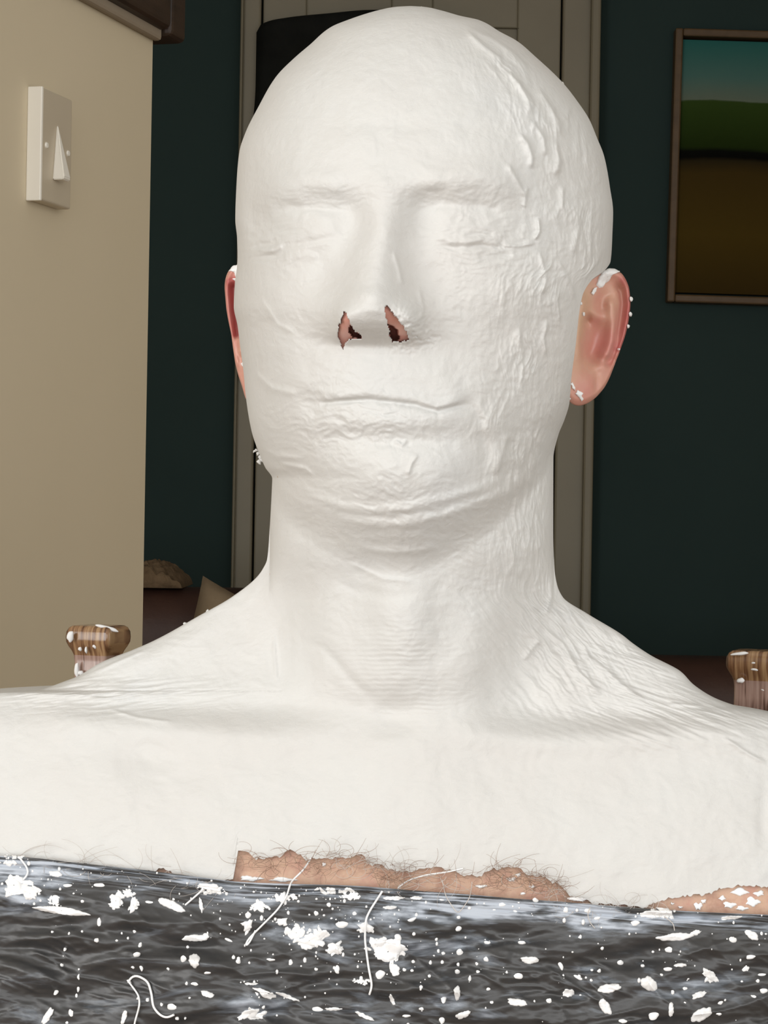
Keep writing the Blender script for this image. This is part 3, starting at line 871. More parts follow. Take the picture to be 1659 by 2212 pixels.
# --- plaster coat -------------------------------------------------------------------------------------
ysC = rows(13.0, 1960.0, 2.6)
def torn_edge(x, y):
    end = COAT_END(x) + 6 * fbm(x / 24, x * 0 + 3.3, 107, 3) + 5 * np.abs(vnoise(x / 9, x * 0 + 1.7, 109)) + 2.5 * vnoise(x / 4.5, x * 0 + 2.7, 110)
    return np.where(y > 1760, 1760 + (y - 1760) / (1960 - 1760) * (end - 1760), y)
nf = 560
V, X, Y, idx, q = loft(ysC, nf, 60, forward, ymap=torn_edge)
keep = np.ones(q.shape[:2], bool)
cx = 0.25 * (X[:-1, :-1] + X[:-1, 1:] + X[1:, :-1] + X[1:, 1:]); cy = 0.25 * (Y[:-1, :-1] + Y[:-1, 1:] + Y[1:, :-1] + Y[1:, 1:])
jx = cx + 3.0 * vnoise(cx / 7, cy / 7, 101); jy = cy + 3.0 * vnoise(cx / 7 + 40, cy / 7, 103)
front = np.ones(cx.shape, bool)
for pl in NOST: front &= ~in_poly(jx, jy, pl)
keep[:, :nf - 1] = front
bk = (ysC[:-1] < 1850)
keep[:, nf - 1:] = bk[:, None]
quads = q[keep]
Vc = V.reshape(-1, 3)
# give the torn edges their thickness
E = np.concatenate([quads[:, [0, 1]], quads[:, [1, 2]], quads[:, [2, 3]], quads[:, [3, 0]]])
Es = np.sort(E, 1); key = Es[:, 0].astype(np.int64) * len(Vc) + Es[:, 1]
un, inv, cnt = np.unique(key, return_inverse=True, return_counts=True)
bd = E[cnt[inv] == 1]
bd = bd[(Vc[bd[:, 0], 2] < Vc[:, 2].max() - 0.002)]
bv = np.unique(bd); mp = {int(v): len(Vc) + i for i, v in enumerate(bv)}
Vx = Vc[bv].copy(); Vx[:, 1] += 0.0028
rim = np.array([(b_, a_, mp[int(a_)], mp[int(b_)]) for a_, b_ in bd], np.int32)
Vall = np.concatenate([Vc, Vx]); Qall = np.concatenate([quads, rim])
used = np.zeros(len(Vall), bool); used[Qall.ravel()] = True
remap = np.cumsum(used) - 1
coat = mesh_obj('plaster_coat', Vall[used], remap[Qall], PLASTER)
to_person(coat); coat['label'] = 'thick white plaster coat over head, neck and chest'

# --- skin body with ears ------------------------------------------------------------------------------
def skin_forward(x, y):
    d = forward(x, y, False) - 4 - 11 * sstep(0, 60, np.minimum(x - XL(y), XR(y) - x))
    for pl in HOLE:
        mk = (x > 700) & (x < 920) & (y > 640) & (y < 780)
        if mk.any():
            ins = in_poly(x[mk], y[mk], pl)
            dd = np.zeros(mk.sum()); dd[ins] = 95
            tmp = np.zeros_like(d); tmp[mk] = dd
            d = d - tmp
    return d
ysS = np.concatenate([rows(16.0, 640.0, 14.0)[:-1], np.arange(640, 772, 2.2), rows(772.0, 1800.0, 12.0), np.arange(1806, 2010, 5.0), np.linspace(2040, 4400, 26)])
Vs, Xs, Ys, idS, qs = loft(ysS, 300, 40, skin_forward, back_off=-18, out=-13,
                             ymap=lambda x, y: y + 12 * sstep(1200, 1250, y) * (1 - sstep(1700, 1790, y)))
bodyV = [Vs.reshape(-1, 3)]; bodyQ = [qs.reshape(-1, 4)]
bodyM = [np.zeros(len(bodyQ[0]), np.int32)]
voff = len(bodyV[0])

def ear_grid(outline, center, nr, na, relief, depth, thick):
    """a fan of rings from the outline to its middle, with relief; doubled for the back of the ear"""
    O = np.asarray(outline, float)
    L = np.concatenate([[0], np.cumsum(np.hypot(*np.diff(np.vstack([O, O[:1]]), axis=0).T))])
    tt = np.linspace(0, L[-1], na, endpoint=False)
    Oc = np.vstack([O, O[:1]])
    # smooth closed outline
    ox = np.interp(tt, L, Oc[:, 0]); oy = np.interp(tt, L, Oc[:, 1])
    for _ in range(3):
        ox = 0.5 * ox + 0.25 * (np.roll(ox, 1) + np.roll(ox, -1)); oy = 0.5 * oy + 0.25 * (np.roll(oy, 1) + np.roll(oy, -1))
    rr = np.concatenate([np.linspace(1, 0.02, nr - 1) ** 0.9, [0.0001]])
    Xe = center[0] + (ox - center[0])[None] * rr[:, None]; Ye = center[1] + (oy - center[1])[None] * rr[:, None]
    edge = np.ones_like(Xe) * (1 - rr[:, None])
    rim_round = sstep(0, 0.09, edge) ** 0.5
    Df = depth(Xe, Ye) - relief(Xe, Ye) - thick * 0.5 * rim_round
    Dbk = depth(Xe, Ye) + thick * (0.5 + 1.2 * edge) * rim_round + 1
    Vf = unproj_np(Xe, Ye, Df).reshape(-1, 3); Vb = unproj_np(Xe, Ye, Dbk).reshape(-1, 3)
    i1 = np.arange(nr * na).reshape(nr, na)
    f = np.stack([i1[:-1], i1[1:], np.roll(i1, -1, 1)[1:], np.roll(i1, -1, 1)[:-1]], -1).reshape(-1, 4)
    i2 = i1 + nr * na
    bq = np.stack([i2[:-1], np.roll(i2, -1, 1)[:-1], np.roll(i2, -1, 1)[1:], i2[1:]], -1).reshape(-1, 4)
    rm = np.stack([i1[0], np.roll(i1[0], -1), np.roll(i2[0], -1), i2[0]], -1)
    return np.concatenate([Vf, Vb]), np.concatenate([f, bq, rm])

EAR_R = [(1304, 574), (1326, 568), (1343, 567), (1356, 571), (1367, 582), (1375, 597), (1379, 613), (1381, 638), (1379, 662), (1374, 691), (1366, 719), (1356, 745), (1344, 776), (1331, 808),
         (1318, 831), (1297, 854), (1278, 867), (1258, 874), (1242, 871), (1228, 858), (1215, 820), (1214, 760), (1220, 700), (1232, 640), (1250, 605), (1280, 582)]
def ear_r_depth(x, y): return 60 + (x - 1235) * 0.85 + 0 * y
def ear_r_relief(x, y):
    h = np.zeros_like(x)
    h -= ridge(x, y, [(1336, 612), (1349, 606), (1359, 612), (1363, 640), (1359, 670), (1353, 700), (1348, 735), (1335, 765), (1316, 788)], 7, 26, .1)
    h += ridge(x, y, [(1300, 590), (1330, 577), (1355, 580), (1370, 605), (1374, 640), (1370, 670), (1362, 705), (1352, 742), (1338, 775)], 8, 16, .1)
    h += ridge(x, y, [(1318, 625), (1332, 650), (1336, 690), (1333, 725), (1325, 752), (1306, 775)], 10, 20, .15)
    h -= 44 * gau(x, y, 1293, 722, 22, 40, 12)
    h -= 20 * gau(x, y, 1283, 760, 16, 16)
    h += 16 * gau(x, y, 1300, 672, 16, 10, 25)
    h -= 22 * gau(x, y, 1279, 683, 6, 8)
    h -= 14 * gau(x, y, 1315, 640, 10, 20, 20)
    h += ridge(x, y, [(1270, 620), (1258, 680), (1256, 740), (1262, 790)], 10, 18, .2)
    h += 16 * gau(x, y, 1272, 828, 24, 26)
    h -= ridge(x, y, [(1300, 785), (1298, 820), (1296, 850)], 5, 7, .3)
    h += 10 * gau(x, y, 1312, 782, 12, 10)
    return h
EAR_L = [(520, 572), (511, 566), (502, 565), (492, 569), (484, 577), (479, 592), (477, 608), (479, 626), (481.5, 657), (487, 686), (494, 716), (498.5, 748), (503.5, 781), (510, 807), (518, 828), (528, 862),
         (546, 868), (556, 800), (552, 700), (548, 620), (538, 580)]
def ear_l_depth(x, y): return 40 + (535 - x) * 1.3 + 0 * y
def ear_l_relief(x, y):
    h = np.zeros_like(x)
    h += ridge(x, y, [(512, 572), (496, 576), (486, 595), (484, 625), (489, 670), (497, 715), (504, 760), (512, 800)], 5, 14, .1)
    h -= ridge(x, y, [(492, 600), (500, 612), (502, 650), (506, 690), (512, 730)], 7, 32, .1)
    h += ridge(x, y, [(510, 690), (514, 730), (518, 770)], 4, 14, .2)
    return h
for outl, cen, dep, rel, th in ((EAR_R, (1296, 715), ear_r_depth, ear_r_relief, 30), (EAR_L, (514, 690), ear_l_depth, ear_l_relief, 22)):
    Ve, Qe = ear_grid(outl, cen, 60, 150, rel, dep, th)
    bodyV.append(Ve); bodyQ.append(Qe + voff); bodyM.append(np.ones(len(Qe), np.int32)); voff += len(Ve)
body = mesh_obj('body', np.concatenate(bodyV), np.concatenate(bodyQ), SKIN)
body.data.materials.append(make_ear_skin())
ball = np.concatenate(bodyV); rel_ = ball - np.array(CAM)[None]
ea_ = (rel_ @ np.array(RIGHT)) / rel_[:, 1] / K + 829.5; eb_ = 1106 - (rel_ @ np.array(UP)) / rel_[:, 1] / K
fl_ = 0.34 - 0.40 * gau(ea_, eb_, 1250, 700, 16, 90, 8) - 0.16 * gau(ea_, eb_, 1318, 655, 16, 40, 10) - 0.12 * gau(ea_, eb_, 1275, 800, 20, 20)
fl_ += 0.32 * ridge(ea_, eb_, [(1336, 612), (1349, 606), (1361, 612), (1363, 640), (1359, 670), (1353, 700), (1348, 735), (1335, 765)], 8, 1, .05) + 0.12 * gau(ea_, eb_, 1300, 745, 24, 24)
fl_ += 0.38 * ridge(ea_, eb_, [(494, 598), (501, 615), (502, 650), (506, 690), (512, 730)], 9, 1, .05)
at_ = body.data.attributes.new('flush', 'FLOAT', 'POINT'); at_.data.foreach_set('value', fl_.astype(np.float32))
bm_all = np.concatenate(bodyM)
fq_ = np.concatenate(bodyQ)[:, 0]                             # nostrils are as pink as the ears
bm_all[(ea_[fq_] > 715) & (ea_[fq_] < 900) & (eb_[fq_] > 645) & (eb_[fq_] < 770) & (rel_[fq_, 1] < 1.0)] = 1
body.data.polygons.foreach_set('material_index', bm_all)
to_person(body); body['label'] = 'bare skin of ears, nostrils and upper chest'

# --- dabs of plaster on the ears ----------------------------------------------------------------------
def dab(name, poly, surf, h, m, parent_fn, seedv, lift=2.0, n=34, lab=None):
    """domed lump filling a photo-outline, lying on surf(x,y)->depth px"""
    P = np.asarray(poly, float); c = P.mean(0)
    na = 56
    Pc = np.vstack([P, P[:1]]); L = np.concatenate([[0], np.cumsum(np.hypot(*np.diff(Pc, axis=0).T))])
    tt = np.linspace(0, L[-1], na, endpoint=False)
    ox = np.interp(tt, L, Pc[:, 0]); oy = np.interp(tt, L, Pc[:, 1])
    ox = ox + 1.2 * vnoise(tt / 6, tt * 0 + seedv, 5); oy = oy + 1.2 * vnoise(tt / 6, tt * 0 + seedv + 9, 6)
    nr = 8; rr = np.linspace(1, 0.03, nr)
    Xe = c[0] + (ox - c[0])[None] * rr[:, None]; Ye = c[1] + (oy - c[1])[None] * rr[:, None]
    dome = h * np.sqrt(np.clip(1 - (rr[:, None] * np.ones(na)[None]) ** 2, 0, 1)) + 0.25 * h * vnoise(Xe / 9, Ye / 9, 3)
    D = surf(Xe, Ye) - dome - lift
    D[0] = surf(Xe[0], Ye[0]) + 3
    Vd = unproj_np(Xe, Ye, D).reshape(-1, 3)
    i1 = np.arange(nr * na).reshape(nr, na)
    f = np.stack([i1[:-1], i1[1:], np.roll(i1, -1, 1)[1:], np.roll(i1, -1, 1)[:-1]], -1).reshape(-1, 4)
    o = mesh_obj(name, Vd, f, m)
    parent_fn(o)
    return o
er = lambda x, y: ear_r_depth(x, y) - ear_r_relief(x, y) - 15
el = lambda x, y: ear_l_depth(x, y) - ear_l_relief(x, y) - 11
dab('plaster_dab', [(1296, 607), (1302, 588), (1312, 575), (1326, 567), (1342, 566), (1354, 572), (1345, 577), (1334, 582), (1329, 594), (1318, 602), (1313, 610), (1303, 613)], er, 7, SPLASH, to_person, 1)
dab('plaster_dab', [(1284, 625), (1292, 612), (1300, 610), (1297, 620), (1290, 630)], er, 6, SPLASH, to_person, 2)
dab('plaster_dab', [(1235, 826), (1240, 822), (1246, 834), (1247, 843), (1241, 838)], er, 4, SPLASH, to_person, 3)
dab('plaster_dab', [(1246, 848), (1252, 839), (1260, 843), (1266, 846), (1261, 853), (1267, 860), (1262, 864), (1255, 856)], er, 4, SPLASH, to_person, 4)
for (x_, y_, r_) in ((1381, 631, 5), (1379, 665, 5), (1374, 692, 4), (1259, 651, 3.5), (1267, 673, 4), (1351, 744, 3)):
    dab('plaster_dab', [(x_ + r_ * math.cos(t), y_ + r_ * 1.15 * math.sin(t)) for t in np.linspace(0, 6.28, 10)[:-1]], er, 5, SPLASH, to_person, x_)
dab('plaster_dab', [(497, 566), (511, 564), (514, 590), (508, 600), (500, 580), (487, 577)], el, 5, SPLASH, to_person, 6)
dab('plaster_dab', [(496, 594), (512, 593), (512, 604), (502, 600)], el, 4, SPLASH, to_person, 7)
dab('plaster_dab', [(517, 781), (524, 778), (526, 790), (519, 788)], el, 4, SPLASH, to_person, 8)

skd = lambda x, y: -skin_forward(x, y)
for k_, (x_, y_, rx_, ry_) in enumerate(((1598, 1926, 20, 8), (1625, 1948, 16, 10), (1575, 1955, 14, 7), (1508, 1958, 9, 9), (1520, 1947, 6, 5), (1640, 1930, 12, 6), (1560, 1940, 8, 5), (1602, 1962, 14, 5), (1452, 1952, 4, 3), (1470, 1960, 5, 3),
                                          (1105, 1900, 10, 5), (1120, 1890, 6, 4), (1150, 1915, 7, 3), (610, 1900, 30, 5), (540, 1898, 26, 6), (700, 1868, 4, 5), (1040, 1915, 12, 4))):
    dab('plaster_dab', [(x_ + rx_ * (1 + .3 * math.sin(3 * t + k_)) * math.cos(t), y_ + ry_ * (1 + .3 * math.cos(4 * t + k_)) * math.sin(t)) for t in np.linspace(0, 6.28, 22)[:-1]], skd, 3, SPLASH, to_person, k_ + 30)
# ragged crumbs hanging off the jaw edge on the left and specks along the outline
def crumb(x_, y_, r_, seedv, d0=0.0):
    dab('plaster_crumb', [(x_ + r_ * (1 + .35 * math.sin(3 * t + seedv)) * math.cos(t), y_ + r_ * (1 + .3 * math.cos(2 * t + seedv)) * math.sin(t)) for t in np.linspace(0, 6.28, 12)[:-1]],
        lambda a, b: 0 * a + d0, r_ * .8, PLASTER, to_person, seedv)
for k, (x_, y_, r_) in enumerate(((553, 972, 4), (549, 975, 3), (557, 980, 4), (562, 988, 5), (560, 998, 5), (564, 994, 4), (641, 125, 3), (910, 16, 3), (1215, 180, 3), (1229, 862, 4), (1227, 872, 3), (449, 1321, 4), (400, 1347, 4), (1341, 1375, 4))):
    crumb(x_, y_, r_, k)

# --- chest hair -----------------------------------------------------------------------------------------
def surf_depth(x, y):
    return -forward(np.asarray(x, float), np.asarray(y, float), False)
def hair_tubes(n, rad, seedv, xs, long_=1.0):
    rg_ = np.random.default_rng(seedv); VV = []; FF = []; off = 0
    for i in range(n):
        x0 = xs(rg_); y0 = float(COAT_END(x0)) + rg_.uniform(-6, 34)
        y0 = min(y0, float(BAG_TOP(x0)) + 8)
        L_ = rg_.uniform(25, 75) * long_; a = rg_.uniform(0, 2 * np.pi); cu = rg_.normal(0, 0.04)
        px_, py_ = [x0], [y0]; ns = 12
        for k in range(ns):
            a += cu * L_ / ns; px_.append(px_[-1] + math.cos(a) * L_ / ns); py_.append(py_[-1] + 0.7 * math.sin(a) * L_ / ns)
        px_, py_ = np.array(px_), np.array(py_)
        lift = 4 + 14 * np.sin(np.linspace(0.1, 2.6, ns + 1)) * rg_.uniform(.3, 1)
        D = surf_depth(px_, np.minimum(py_, 1990)) - 4 - lift
        P = unproj_np(px_, py_, D)
        v, f = tube(P, np.linspace(rad, rad * .5, ns + 1), 4)
        VV += v; FF += [tuple(c_ + off for c_ in ff) for ff in f]; off += len(v)
    return VV, FF
v, f = hair_tubes(330, 0.00008, 5, lambda r: r.choice([r.uniform(520, 1220), r.uniform(520, 900), r.uniform(1050, 1240)]))
o = mesh_obj('chest_hair', v, f, HAIRM); to_person(o); o['kind'] = 'stuff'
v, f = hair_tubes(150, 0.0001, 6, lambda r: r.choice([r.uniform(1080, 1400), r.uniform(20, 520), r.uniform(700, 1000)]), 1.5)
o = mesh_obj('plastered_chest_hair', v, f, GREYHAIR); to_person(o); o['kind'] = 'stuff'

# ------------------------------------------------------------------ black plastic bag wrapped round the chest
def bag_forward(x, y):
    top = BAG_TOP(x)
    r = y - top
    base = FCHEST(y) * superell(np.where(x < MID(y), (x - MID(y)) / (MID(y) - XL(y)), (x - MID(y)) / (XR(y) - MID(y))), 3.2)
    base = base + 10 * gau(x, y, 900, 1800, 500, 90) + 12
    wx = x + 30 * vnoise(x / 160, y / 90, 201)
    # stretched, taut band of pleats along the top edge
    band = np.exp(-(np.clip(r - 5, 0, None) / 34.0) ** 2)
    h = 5.0 * band * ridged(x / 420, (r + 6 * vnoise(x / 240, r / 40, 203)) / 13, 205, 2)
    h += 5 * np.exp(-((r - 4) / 5.0) ** 2)
    # sagging folds below
    low = sstep(20, 110, r)
    tilt = 0.10 * (x - 800) * sstep(900, 1659, x)
    h += 20 * low * fbm(wx / 300, (y + tilt + 24 * vnoise(x / 200, y / 120, 207)) / 70, 209, 2)
    h += 7 * low * ridged(wx / 260, (y + tilt) / 90, 210, 1)
    h += 3 * low * ridged(wx / 150, (y + tilt * 2.2) / 40, 211, 2) * sstep(-.2, .5, vnoise(x / 180, y / 90, 215))
    for an_, sd_ in ((14, 221), (-9, 225), (32, 229)):
        ca, sa = math.cos(math.radians(an_)), math.sin(math.radians(an_))
        u_, v_ = wx * ca + y * sa, -wx * sa + y * ca
        h += 5.5 * low * np.clip(ridged(u_ / 210, v_ / 46, sd_, 1), 0, 1) ** 3 * sstep(-.1, .4, vnoise(x / 170, y / 80, sd_ + 1))
    h += 1.3 * ridged(x / 80, y / 30, 213, 3) * (0.3 + low)
    h += 7 * gau(x, y, 1092, 2062, 16, 22, 20) - 6 * gau(x, y, 1110, 2062, 8, 22, 20)
    return base + h
nfb = 620
tops = np.concatenate([np.linspace(0, 60, 34)[:-1], np.linspace(60, 420, 118)[:-1], np.linspace(420, 2550, 30)])
def bag_build():
    a = np.linspace(-1, 1, nfb); s = np.sign(a) * (0.35 * np.sin(np.abs(a) * np.pi / 2) + 0.65 * np.abs(a))
    xl, xr = -300.0, 1962.0
    X = 830 + np.where(s < 0, s * (830 - xl), s * (xr - 830))
    X = np.repeat(X[None], len(tops), 0)
    Y = BAG_TOP(X) + tops[:, None]
    Xq = np.clip(X, XL(Y) + 1e-3, XR(Y) - 1e-3)
    Fd = bag_forward(Xq, Y)
    V = unproj_np(Xq, Y, -Fd)
    nb = 50; tb = np.linspace(0, np.pi, nb + 2)[1:-1]
    yb = Y[:, :1] * (np.cos(tb)[None] * -.5 + .5) + Y[:, -1:] * (np.cos(tb)[None] * .5 + .5)
    xe0 = Xq[:, :1]; xe1 = Xq[:, -1:]
    Xb = (xe0 + xe1) / 2 + (xe1 - xe0) / 2 * np.cos(tb)[None]
    Db = (BACK(np.clip(yb, 20, 4400)) + 14) * np.sin(tb)[None] ** 0.8
    Vb = unproj_np(Xb, yb, Db)
    V = np.concatenate([V, Vb], 1); n = nfb + nb
    idx = np.arange(len(tops) * n).reshape(len(tops), n)
    qq = np.stack([idx[:-1], np.roll(idx, -1, 1)[:-1], np.roll(idx, -1, 1)[1:], idx[1:]], -1).reshape(-1, 4)
    # turned-in hem along the top
    Vh = V[0].copy(); Vh[:, 1] += np.where(np.arange(n) < nfb, 0.004, -0.004); Vh[:, 2] -= 0.002
    b0 = len(tops) * n; i0 = idx[0]; ih = np.arange(n) + b0
    hem = np.stack([i0, ih, np.roll(ih, -1), np.roll(i0, -1)], -1)
    return np.concatenate([V.reshape(-1, 3), Vh]), np.concatenate([qq, hem])
bagroot = empty('plastic_bag', (0.01, 0.03, 0.45))
tag(bagroot, 'black plastic sheet wrapped round the chest, splashed with white plaster', 'plastic sheet')
def to_bag(o):
    o.parent = bagroot; o.matrix_parent_inverse = Matrix.Translation(-Vector(bagroot.location)); return o
bv_, bq_ = bag_build()
sheet = to_bag(mesh_obj('sheet', bv_, bq_, PLASTIC))
# watery plaster smeared over parts of the sheet
rel_ = bv_ - np.array(CAM)[None]
dist_ = rel_[:, 1]
a_ = (rel_ @ np.array(RIGHT)) / dist_ / K + 829.5; b_ = 1106 - (rel_ @ np.array(UP)) / dist_ / K
fl_ = np.zeros(len(bv_))
for cx_, cy_, sx_, sy_, am_ in ((960, 1975, 110, 18, .22), (1130, 1965, 120, 12, .2), (1290, 1985, 60, 16, .28), (50, 1915, 60, 26, .30), (130, 1945, 40, 12, .15), (610, 1945, 50, 14, .22), (700, 2020, 90, 30, .16), (480, 1940, 60, 14, .12), (310, 2005, 30, 12, .12),
                                (1420, 1985, 120, 10, .14), (560, 2160, 60, 40, .14), (1000, 2180, 160, 30, .12), (880, 2040, 60, 50, .12), (1380, 2150, 120, 30, .10), (1020, 2030, 70, 16, .12)):
    fl_ += am_ * gau(a_, b_, cx_, cy_, sx_, sy_)
top_ = b_ - BAG_TOP(a_)
fl_ *= np.clip(0.75 + 0.8 * fbm(a_ / 60, b_ / 16, 301, 3), 0, 2)
fl_ += .30 * np.exp(-(top_ / 40) ** 2) * np.clip(ridged(a_ / 260, (top_ + 4 * vnoise(a_ / 150, top_ / 30, 305)) / 9, 303, 2) - .15, 0, 1)
fl_ += .16 * np.clip(fbm(a_ / 110, b_ / 30, 307, 4), 0, 1) * sstep(500, 900, a_)
fl_[rel_[:, 1] > 1.0] = 0
at_ = sheet.data.attributes.new('film', 'FLOAT', 'POINT'); at_.data.foreach_set('value', fl_.astype(np.float32))

# splashes: (x, y, rx, ry, tilt)
SPL = []
for X_, Y_, a_, b_, *t_ in [(290, 270, 18, 9), (427, 430, 10, 25), (417, 505, 10, 10), (580, 462, 9, 9), (553, 497, 6, 6), (590, 570, 14, 18), (603, 530, 8, 18, 20), (573, 617, 8, 8), (608, 615, 8, 18, -15),
        (840, 590, 25, 32), (790, 590, 12, 22), (810, 535, 7, 10), (725, 622, 7, 10), (845, 492, 58, 17), (885, 490, 20, 14), (985, 500, 25, 8, 30), (740, 795, 20, 18), (637, 765, 8, 12), (697, 785, 7, 10),
        (765, 835, 9, 9), (800, 835, 5, 7), (593, 755, 6, 9), (558, 680, 10, 12), (306, 822, 12, 18), (289, 858, 10, 8), (205, 830, 16, 45, 30), (243, 720, 8, 20, 15), (338, 660, 7, 14), (338, 705, 7, 18),
        (330, 742, 8, 16), (340, 628, 6, 7), (280, 535, 6, 14), (273, 570, 5, 9), (268, 615, 8, 11), (297, 478, 6, 8), (535, 835, 12, 35, 20), (265, 375, 125, 17, 8), (430, 268, 25, 13), (645, 340, 22, 8),
        (740, 350, 62, 20, 25), (868, 350, 9, 35, -10), (895, 640, 14, 7), (840, 690, 20, 10), (895, 735, 30, 15, 15), (805, 690, 8, 8), (817, 755, 5, 5), (1255, 600, 10, 16), (1030, 600, 10, 18), (1365, 632, 8, 8),
        (1455, 630, 14, 18), (1640, 655, 20, 22), (355, 338, 8, 8), (225, 470, 6, 6), (1170, 585, 25, 7), (1130, 720, 45, 8, 15), (1240, 745, 60, 8, 20), (1370, 805, 24, 14), (1440, 800, 40, 8), (1575, 830, 50, 10, 25),
        (1085, 690, 30, 6), (1475, 440, 25, 18), (1530, 390, 10, 10), (1420, 350, 10, 14), (1365, 385, 12, 12), (1120, 345, 25, 10), (1070, 400, 12, 18), (900, 270, 50, 14, 5), (240, 215, 30, 14, 5)]:
    SPL.append((X_ * .5003, 1780 + Y_ * .5, a_ * .5, b_ * .5, t_[0] if t_ else 0))
for X_, Y_, a_, b_, *t_ in [(45, 630, 22, 28), (58, 480, 15, 22, -20), (115, 420, 25, 10, -35), (322, 447, 12, 16), (322, 408, 8, 10), (325, 560, 15, 18, 30), (320, 600, 7, 12), (315, 645, 10, 22), (316, 730, 15, 32),
        (250, 840, 12, 22, 15), (87, 635, 8, 10), (200, 605, 8, 12), (195, 662, 7, 10), (255, 562, 8, 8), (215, 568, 6, 6), (400, 605, 9, 9), (440, 582, 13, 12), (403, 642, 8, 8), (450, 712, 10, 10), (465, 775, 8, 8),
        (530, 645, 6, 6), (580, 655, 24, 14), (575, 770, 45, 18, 8), (628, 588, 42, 17, 5), (595, 517, 15, 12), (445, 517, 14, 10), (845, 490, 10, 7), (795, 730, 28, 19), (848, 740, 7, 7), (713, 768, 12, 13),
        (760, 605, 10, 25, -20), (970, 710, 52, 20, -10), (955, 790, 22, 42, -30), (1020, 605, 13, 17), (1117, 617, 8, 10), (1145, 690, 42, 30, 35), (1230, 543, 20, 13), (1225, 632, 17, 13), (1255, 488, 85, 17, -5),
        (1345, 470, 28, 11, -15), (1508, 505, 18, 15), (1590, 480, 38, 17, 30), (1583, 572, 22, 11), (1560, 630, 18, 13, -20), (1410, 655, 48, 16, 38), (1300, 710, 17, 9), (1360, 738, 35, 15, -20), (1280, 610, 27, 9),
        (1315, 667, 6, 6), (1447, 818, 13, 8), (1370, 825, 52, 26, -30), (1240, 800, 12, 35), (1165, 820, 22, 24), (1030, 855, 17, 10), (1300, 770, 7, 7), (1200, 655, 8, 6), (930, 640, 9, 12), (897, 635, 6, 6),
        (895, 678, 8, 8), (845, 670, 25, 9, 30), (340, 825, 38, 15, -20), (160, 797, 14, 8), (158, 710, 7, 12), (125, 597, 9, 10), (35, 760, 10, 28, -25), (98, 825, 20, 7, -10), (370, 675, 8, 16), (258, 750, 12, 22),
        (510, 350, 15, 10), (655, 335, 10, 18, -30), (565, 375, 9, 20, -30), (785, 372, 13, 12), (920, 405, 17, 9), (475, 370, 9, 7), (880, 375, 14, 12), (1640, 715, 20, 14), (1615, 682, 9, 8), (1630, 655, 18, 7),
        (1160, 390, 60, 18), (1500, 405, 50, 9, -5), (1455, 770, 16, 10, -30), (1600, 750, 20, 6, 30), (830, 325, 40, 8, 3), (40, 320, 50, 9), (140, 320, 30, 8), (250, 330, 12, 7), (25, 360, 30, 9), (1085, 430, 20, 14), (600, 300, 10, 6)]:
    SPL.append((830 + X_ * .4997, 1780 + Y_ * .5, a_ * .5, b_ * .5, t_[0] if t_ else 0))

def drop_mesh(seedv):
    na, nr = 18, 4; V = []; Fc = []
    for j in range(nr):
        r = [1.0, .86, .6, .28][j]; z = [0.0, .55, .85, .98][j]
        for i in range(na):
            t = 2 * math.pi * i / na
            w = 1 + .10 * math.sin(2 * t + seedv) + .08 * math.sin(3 * t + 2.1 * seedv) + .05 * math.sin(5 * t + 1.3 * seedv)
            V.append((r * w * math.cos(t), -z, r * w * math.sin(t)))
    V.append((0, -1, 0))
    for j in range(nr - 1):
        for i in range(na):
            i2 = (i + 1) % na
            Fc.append((j * na + i, j * na + i2, (j + 1) * na + i2, (j + 1) * na + i))
    for i in range(na): Fc.append(((nr - 1) * na + i, (nr - 1) * na + (i + 1) % na, nr * na))
    me = bpy.data.meshes.new('plaster_drop'); me.from_pydata(V, [], Fc)
    me.polygons.foreach_set('use_smooth', np.ones(len(me.polygons), bool)); me.materials.append(SPLASH)
    return me
DROPS = [drop_mesh(s_) for s_ in (0.3, 1.1, 2.2, 3.4, 4.9)]
sx_ = np.array([s_[0] for s_ in SPL]); sy_ = np.array([s_[1] for s_ in SPL])
fd = bag_forward(sx_, sy_)
fdy = (bag_forward(sx_, sy_ + 4) - bag_forward(sx_, sy_ - 4)) / 8.0
fdx = (bag_forward(sx_ + 4, sy_) - bag_forward(sx_ - 4, sy_)) / 8.0
pos = unproj_np(sx_, sy_, -fd)
for i, (x_, y_, rx, ry, tl) in enumerate(SPL):
    if max(rx, ry) > 13:                                     # long ones hug the folds of the sheet
        t = np.linspace(0, 2 * np.pi, 40)[:-1]; c_, s_ = math.cos(math.radians(tl)), math.sin(math.radians(tl))
        w = 1 + .22 * fbm(np.cos(t) * 1.2 + i * 2.7, np.sin(t) * 1.2 + i, 83, 2)
        u_, v_ = rx * w * np.cos(t), ry * w * np.sin(t)
        dab('plaster_drop', list(zip(x_ + u_ * c_ - v_ * s_, y_ + u_ * s_ + v_ * c_)), lambda a, b: -bag_forward(a, b), 2 + .25 * min(rx, ry), SPLASH, to_bag, i + .3, lift=1.5)
        continue
    o = bpy.data.objects.new('plaster_drop', DROPS[i % 5]); C.objects.link(o)
    ax = math.atan(max(-1.2, min(1.2, float(fdy[i])))); az = math.atan(max(-1.2, min(1.2, float(fdx[i]))))
    n_ = Vector((float(fdx[i]), 1.0, -float(fdy[i]))).normalized()       # outward slope of the sheet
    n_ = Vector((-n_.x, -n_.y, n_.z)); n_.normalize()
    qrot = Vector((0, -1, 0)).rotation_difference(n_)
    rot = qrot.to_matrix().to_4x4() @ Matrix.Rotation(math.radians(tl) + ROLL * -1, 4, 'Y')
    thick = min(rx, ry) * K * 0.38 + 0.0005
    M = Matrix.Translation(Vector(pos[i]) - n_ * 0.0006) @ rot @ Matrix.Diagonal((rx * K, thick, ry * K, 1))
    o.parent = bagroot; o.matrix_parent_inverse = Matrix.Translation(-Vector(bagroot.location)); o.matrix_basis = M

